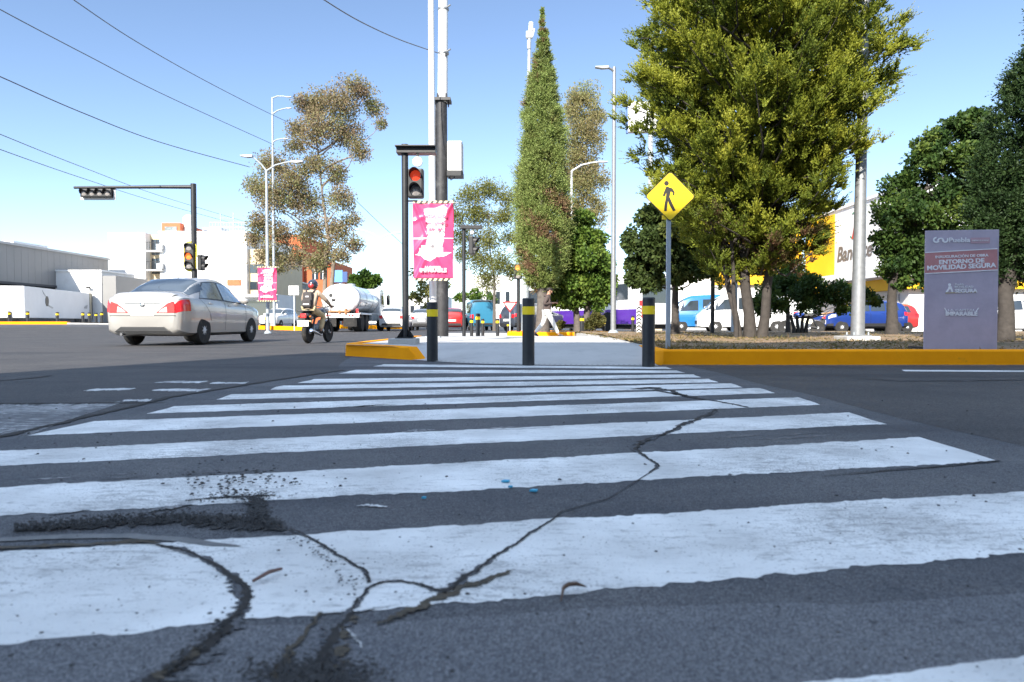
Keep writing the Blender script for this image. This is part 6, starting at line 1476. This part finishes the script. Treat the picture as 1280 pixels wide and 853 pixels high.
# motorcycles
def motorcycle(label, x, y, z, rz, paint, plate='plate_white', group='motorcycles'):
    t = thing('motorcycle', label, 'motorcycle', (x, y, z), rz, group)
    for yy, r_, w_ in ((0,.30,.06),(1.27,.31,.048)):
        prof = [(r_-.085+.0,-w_*.7),(r_-.04,-w_),(r_-.01,-w_*.6),(r_,0),(r_-.01,w_*.6),(r_-.04,w_),(r_-.085,w_*.7)]
        w = MB().lathe(prof, 28, 'x', (0,yy,r_)).build('wheel', M['rubber'], t, True)
        q = MB().lathe([(r_-.10,-.025),(r_-.08,-.03),(r_-.08,.03),(r_-.10,.025)],28,'x',(0,yy,r_)).cyl((-.08,yy,r_),(.08,yy,r_),.05,seg=12)
        for k in range(9): a = k*2*math.pi/9; q.cyl((0,yy,r_),(0,yy+math.cos(a)*(r_-.09),r_+math.sin(a)*(r_-.09)),.010,seg=5)
        q.build('rim', M['alloy'], w, True)
    f = MB()
    for s_ in (1,-1):
        f.tube([(s_*.09,0,.30),(s_*.10,.45,.36),(s_*.08,.62,.36)],.025,8); f.tube([(s_*.10,.02,.34),(s_*.11,.22,.72)],.028,8)
        f.tube([(s_*.09,1.27,.31),(s_*.10,1.02,.84)],.024,8)
    f.tube([(0,.05,.76),(0,.5,.72),(0,.98,.78)],.03,8).tube([(0,.95,.80),(0,.62,.36)],.03,8); f.build('frame', M['black_metal'], t, True)
    MB().ball((0,.6,.38),(.15,.20,.16),14,8).cyl((0,.66,.42),(0,.8,.58),.09).build('engine', M['galv_dull'], t, True)
    MB().tube([(.10,.75,.35),(.14,.5,.22),(.15,.15,.30),(.16,-.15,.36)],[.025,.03,.045,.045],10).build('exhaust', M['chrome'], t, True)
    MB().ball((0,.72,.84),(.15,.25,.13),16,10).build('fuel_tank', M[paint], t, True)
    MB().tube([(0,-.12,.80),(0,.1,.80),(0,.35,.79),(0,.55,.83)],[.07,.13,.13,.10],12).build('seat', M['black_plastic'], t, True)
    MB().prismx([(-.25,.74),(-.2,.84),(.15,.80),(.25,.66),(.0,.62)],-.10,.10).build('tail_cowl', M[paint], t, bevel=.03)
    MB().box((0,-.26,.74),(.17,.06,.12)).build('tail_light', M['red_lens'], t, bevel=.02)
    MB().b2((-.16,-.30,.46),(.16,-.288,.62)).build('number_plate', M[plate], t); MB().b2((-.05,-.285,.5),(.05,-.1,.68)).build('rear_fender', M['black_plastic'], t)
    MB().tube([(-.36,.86,1.02),(-.22,.95,1.03),(0,.99,.98),(.22,.95,1.03),(.36,.86,1.02)],.016,8).cyl((-.37,.855,1.02),(-.25,.93,1.03),.022,seg=8).cyl((.37,.855,1.02),(.25,.93,1.03),.022,seg=8).build('handlebar', M['black_metal'], t, True)
    for s_ in (1,-1):
        MB().tube([(s_*.25,.93,1.03),(s_*.30,.93,1.18)],.008,6).ball((s_*.33,.93,1.20),(.065,.02,.045),10,6).build('mirror', M['black_plastic'], t, True)
        MB().ball((s_*.16,-.18,.72),(.03,.04,.03),8,6).build('indicator', M['amber_lens'], t, True)
    MB().ball((0,1.1,.92),(.10,.09,.10),14,8).build('headlight', M['clear_lens'], t, True)
    MB().prismx([(1.03,.60),(1.15,.655),(1.30,.66),(1.42,.63),(1.42,.615),(1.30,.64),(1.15,.635),(1.05,.58)],-.06,.06).build('front_fender', M[paint], t)
    MB().b2((-.17,-.30,.86),(.17,.02,.89)).build('luggage_rack', M['black_metal'], t, bevel=.01)
    return t
mx, my = XA(385,16.75), 16.75; mrz = R(-9)
motorcycle('dark motorcycle being ridden away beside the silver sedan', mx, my, 0, mrz, 'dark_car').scale = (.91,)*3
motorcycle('blue motorcycle parked left of the blue suv behind the shrub', XA(1022,29), 29, 0, R(70), 'blue_car')

# ================================================================ PEOPLE
M['beige_cloth'] = pmat('beige_cloth', (.42,.33,.25), .9, 0, .15, 9, .3, 60); M['cream_cloth'] = pmat('cream_cloth', (.58,.46,.27), .9, 0, .1, 9)
M['white_cloth'] = pmat('white_cloth', (.72,.70,.66), .9, 0, .08, 9); M['dark_cloth'] = pmat('dark_cloth', (.075,.055,.05), .9, 0, .2, 12, .3, 60)
M['bag_cloth'] = pmat('bag_cloth', (.05,.045,.045), .8, 0, .2, 12); M['shoe_dark'] = pmat('shoe_dark', (.04,.035,.035), .7); M['hair'] = pmat('hair', (.02,.014,.01), .7)
def fingers(nodes, edges, wi, w, d, up, side):
    """five short chains rooted in the palm"""
    w = Vector(w); d = Vector(d).normalized(); side = Vector(side).normalized(); up = Vector(up).normalized()
    p = w+d*.07; nodes.append((tuple(p), (.034,.018))); pi = len(nodes)-1; edges.append((wi, pi))
    for k, (o, ln) in enumerate(((-.026,.065),(-.009,.078),(.009,.074),(.026,.058))):
        a = p+side*o+d*.02; b = a+d*ln*.55-up*.012; c = b+d*ln*.35-up*.03
        i = len(nodes); nodes.extend([(tuple(a), .0095), (tuple(b), .0085), (tuple(c), .007)]); edges.extend([(pi, i), (i, i+1), (i+1, i+2)])
    a = w+d*.03+side*-.03; b = a+d*.035-side*.02; c = b+d*.03+side*.004; i = len(nodes)
    nodes.extend([(tuple(a), .012), (tuple(b), .011), (tuple(c), .009)]); edges.extend([(wi, i), (i, i+1), (i+1, i+2)])
def person(label, loc, rz, J, top, legs, shoes, sleeve, group=None):
    """J: joints in a frame facing +Y. body is one continuous skin; clothes are children"""
    t = thing('person', label, 'person', loc, rz, group)
    nd = [(J['pel'], (.13,.10)), (J['waist'], (.125,.09)), (J['chest'], (.155,.105)), (J['neck'], .055), (J['chin'], .07), (J['head'], (.082,.10)), (J['crown'], (.06,.075))]
    ed = [(0,1),(1,2),(2,3),(3,4),(4,5),(5,6)]
    nose = Vector(J['head'])+Vector(J['face'])*.105-Vector((0,0,.02)); nd.append((tuple(nose), .016)); ed.append((5, 7))
    for s_ in ('r', 'l'):
        i = len(nd); nd += [(J['sh'+s_], .058), (J['el'+s_], .043), (J['wr'+s_], .029)]; ed += [(2, i), (i, i+1), (i+1, i+2)]
        dv = Vector(J['wr'+s_])-Vector(J['el'+s_]); sd = dv.cross(Vector((0,0,1))); fingers(nd, ed, i+2, J['wr'+s_], dv, Vector((0,0,1)), sd*(1 if s_ == 'r' else -1))
        i = len(nd); nd += [(J['hip'+s_], .085), (J['kn'+s_], .056), (J['an'+s_], .038), (J['toe'+s_], .03)]; ed += [(0, i), (i, i+1), (i+1, i+2), (i+2, i+3)]
    skin('body', nd, ed, M['skin'], t)
    nd = [(J['pel'], (.16,.125)), (J['waist'], (.17,.155)), (J['chest'], (.19,.16)), (tuple(Vector(J['neck'])-Vector((0,0,.02))), .075)]; ed = [(0,1),(1,2),(2,3)]
    for s_ in ('r', 'l'):
        i = len(nd); e_, w_ = Vector(J['el'+s_]), Vector(J['wr'+s_]); nd += [(J['sh'+s_], .078), (tuple(e_), .062), (tuple(e_.lerp(w_, .9)), .045)]; ed += [(2, i), (i, i+1), (i+1, i+2)]
    skin('jacket', nd, ed, M[top], t, 1)
    nd = [(tuple(Vector(J['pel'])+Vector((0,0,.02))), (.15,.118))]; ed = []
    for s_ in ('r', 'l'):
        i = len(nd); h, k, a = Vector(J['hip'+s_]), Vector(J['kn'+s_]), Vector(J['an'+s_]); nd += [(tuple(h), .108), (tuple(h.lerp(k, .5)), .096), (tuple(k), .078), (tuple(k.lerp(a, .93)), .066)]; ed += [(0, i), (i, i+1), (i+1, i+2), (i+2, i+3)]
    skin('trousers', nd, ed, M[legs], t)
    for s_ in ('r', 'l'):
        a, q = Vector(J['an'+s_]), Vector(J['toe'+s_]); h = a+(a-q).normalized()*.06; h.z = min(a.z, q.z+.03) if s_ != 'x' else a.z
        skin('shoe', [(tuple(a), .045), (tuple(a.lerp(q, .5)-Vector((0,0,.012))), (.048,.042)), (tuple(q), (.042,.032))], [(0,1),(1,2)], M[shoes], t)
    f = Vector(J['face']); r_ = f.cross(Vector((0,0,1))).normalized(); hc = Vector(J['head']); e = MB()
    for s_ in (1,-1): e.ball(tuple(hc+f*.088+r_*s_*.032+Vector((0,0,.012))), .011, 8, 6)
    e.build('eyes', M['sign_black'], t, True)
    e = MB()
    for s_ in (1,-1): e.ball(tuple(hc+r_*s_*.088-Vector((0,0,.01))), (.018,.026,.034), 8, 6)
    e.build('ears', M['skin'], t, True); MB().ball(tuple(hc+f*.086-Vector((0,0,.058))), (.024,.014,.007), 8, 6).build('mouth', M['brown_wall'], t, True)
    return t
# man walking to the right, looking at a phone
J = dict(pel=(0,0,.93), waist=(0,.01,1.08), chest=(0,.03,1.30), neck=(0,.055,1.48), chin=(0,.085,1.545), head=(0,.10,1.615), crown=(0,.10,1.69), face=(0,.94,-.30),
    shr=(.185,.02,1.41), elr=(.245,-.10,1.15), wrr=(.09,.22,1.19), shl=(-.185,.05,1.41), ell=(-.245,-.06,1.14), wrl=(-.09,.25,1.20),
    hipr=(.095,.01,.88), knr=(.095,.22,.50), anr=(.095,.40,.10), toer=(.105,.58,.055), hipl=(-.095,-.01,.88), knl=(-.095,-.13,.49), anl=(-.095,-.42,.13), toel=(-.10,-.27,.05))
mp = (XA(683.5,23.7), 23.7, .004)
t = person('man in a dark hooded top and white trousers walking right with his phone', mp, R(-90), J, 'dark_cloth', 'white_cloth', 'shoe_dark', True)
MB().ball((0,.085,1.655),(.098,.112,.075),16,8).b2((-.07,.16,1.64),(.07,.27,1.652)).build('cap', M['hair'], t, True)
skin('hood', [((-.10,-.03,1.45),.05),((0,-.075,1.45),.06),((.10,-.03,1.45),.05)], [(0,1),(1,2)], M['dark_cloth'], t)
MB().b2((-.05,.0,1.075),(.05,.02,1.079)).build('pocket_seam', M['bag_cloth'], t)
q = Vector(mp)+Vector((.355,0,1.235))
tag(MB().box(tuple(q),(.012,.075,.15)).build('phone', M['black_plastic'], bevel=.004), "dark phone held in the walking man's hands", 'phone')
# rider
J = dict(pel=(0,.10,.92), waist=(0,.13,1.07), chest=(0,.22,1.28), neck=(0,.27,1.45), chin=(0,.31,1.50), head=(0,.32,1.57), crown=(0,.32,1.64), face=(0,1,0),
    shr=(.185,.23,1.38), elr=(.34,.42,1.17), wrr=(.315,.73,1.05), shl=(-.185,.23,1.38), ell=(-.34,.42,1.17), wrl=(-.315,.73,1.05),
    hipr=(.10,.14,.90), knr=(.20,.55,.74), anr=(.17,.42,.34), toer=(.18,.58,.28), hipl=(-.10,.14,.90), knl=(-.20,.55,.74), anl=(-.17,.42,.34), toel=(-.18,.58,.28))
t = person('motorcycle rider in a beige jacket and helmet seen from behind', (mx, my, 0), mrz, J, 'beige_cloth', 'cream_cloth', 'shoe_dark', True)
t.scale = (.91,)*3
hl = MB().ball((0,.32,1.60),(.135,.155,.145),20,12).build('helmet', pmat('helmet_navy', (.02,.025,.04), .25, coat=.7), t, True)
MB().ball((0,.205,1.565),(.085,.055,.075),16,8).build('helmet_panel', M['red_car'], hl, True); MB().ball((0,.42,1.60),(.11,.07,.06),14,8).build('visor', M['glass'], hl, True)
t = thing('backpack', "dark grey backpack with two pale strips on the rider's back", 'backpack', (mx, my, 0), mrz)
t.scale = (.91,)*3
bp = MB().box((0,.0,1.17),(.30,.17,.44),taper=.82).build('bag', M['bag_cloth'], t, True, bevel=.05); bp.location = (0,.03,.0); bp.rotation_euler = (R(0),0,0)
MB().box((0,-.065,1.08),(.25,.08,.20)).build('front_pocket', M['bag_cloth'], t, bevel=.03)
MB().box((0,-.108,1.055),(.17,.008,.03)).build('reflective_strip', M['banner_white'], t); MB().box((.01,-.060,1.26),(.09,.008,.035)).build('reflective_strip', M['banner_white'], t)
for s_ in (1,-1): MB().tube([(s_*.10,.10,1.38),(s_*.13,.22,1.47),(s_*.15,.36,1.36),(s_*.13,.22,1.02)],.018,6).build('shoulder_strap', M['bag_cloth'], t, True)

# litter on the verge, planter stones
M['cone_litter'] = pmat('cone_litter', (.20,.13,.08), .9, 0, .3, 20)
mb = MB()
for i in range(700):
    y = 8.3+random.random()**1.7*9; x = 2.1+random.random()*(4+y*.8); stone(mb, (x, y, vz(x,y)+.006), random.choice((.006,.008,.012,.018))*random.uniform(.6,1.2))
tag(mb.build('verge_debris', M['cone_litter']), 'small brown clods, cones and pebbles strewn over the dry verge', 'debris', kind='stuff')
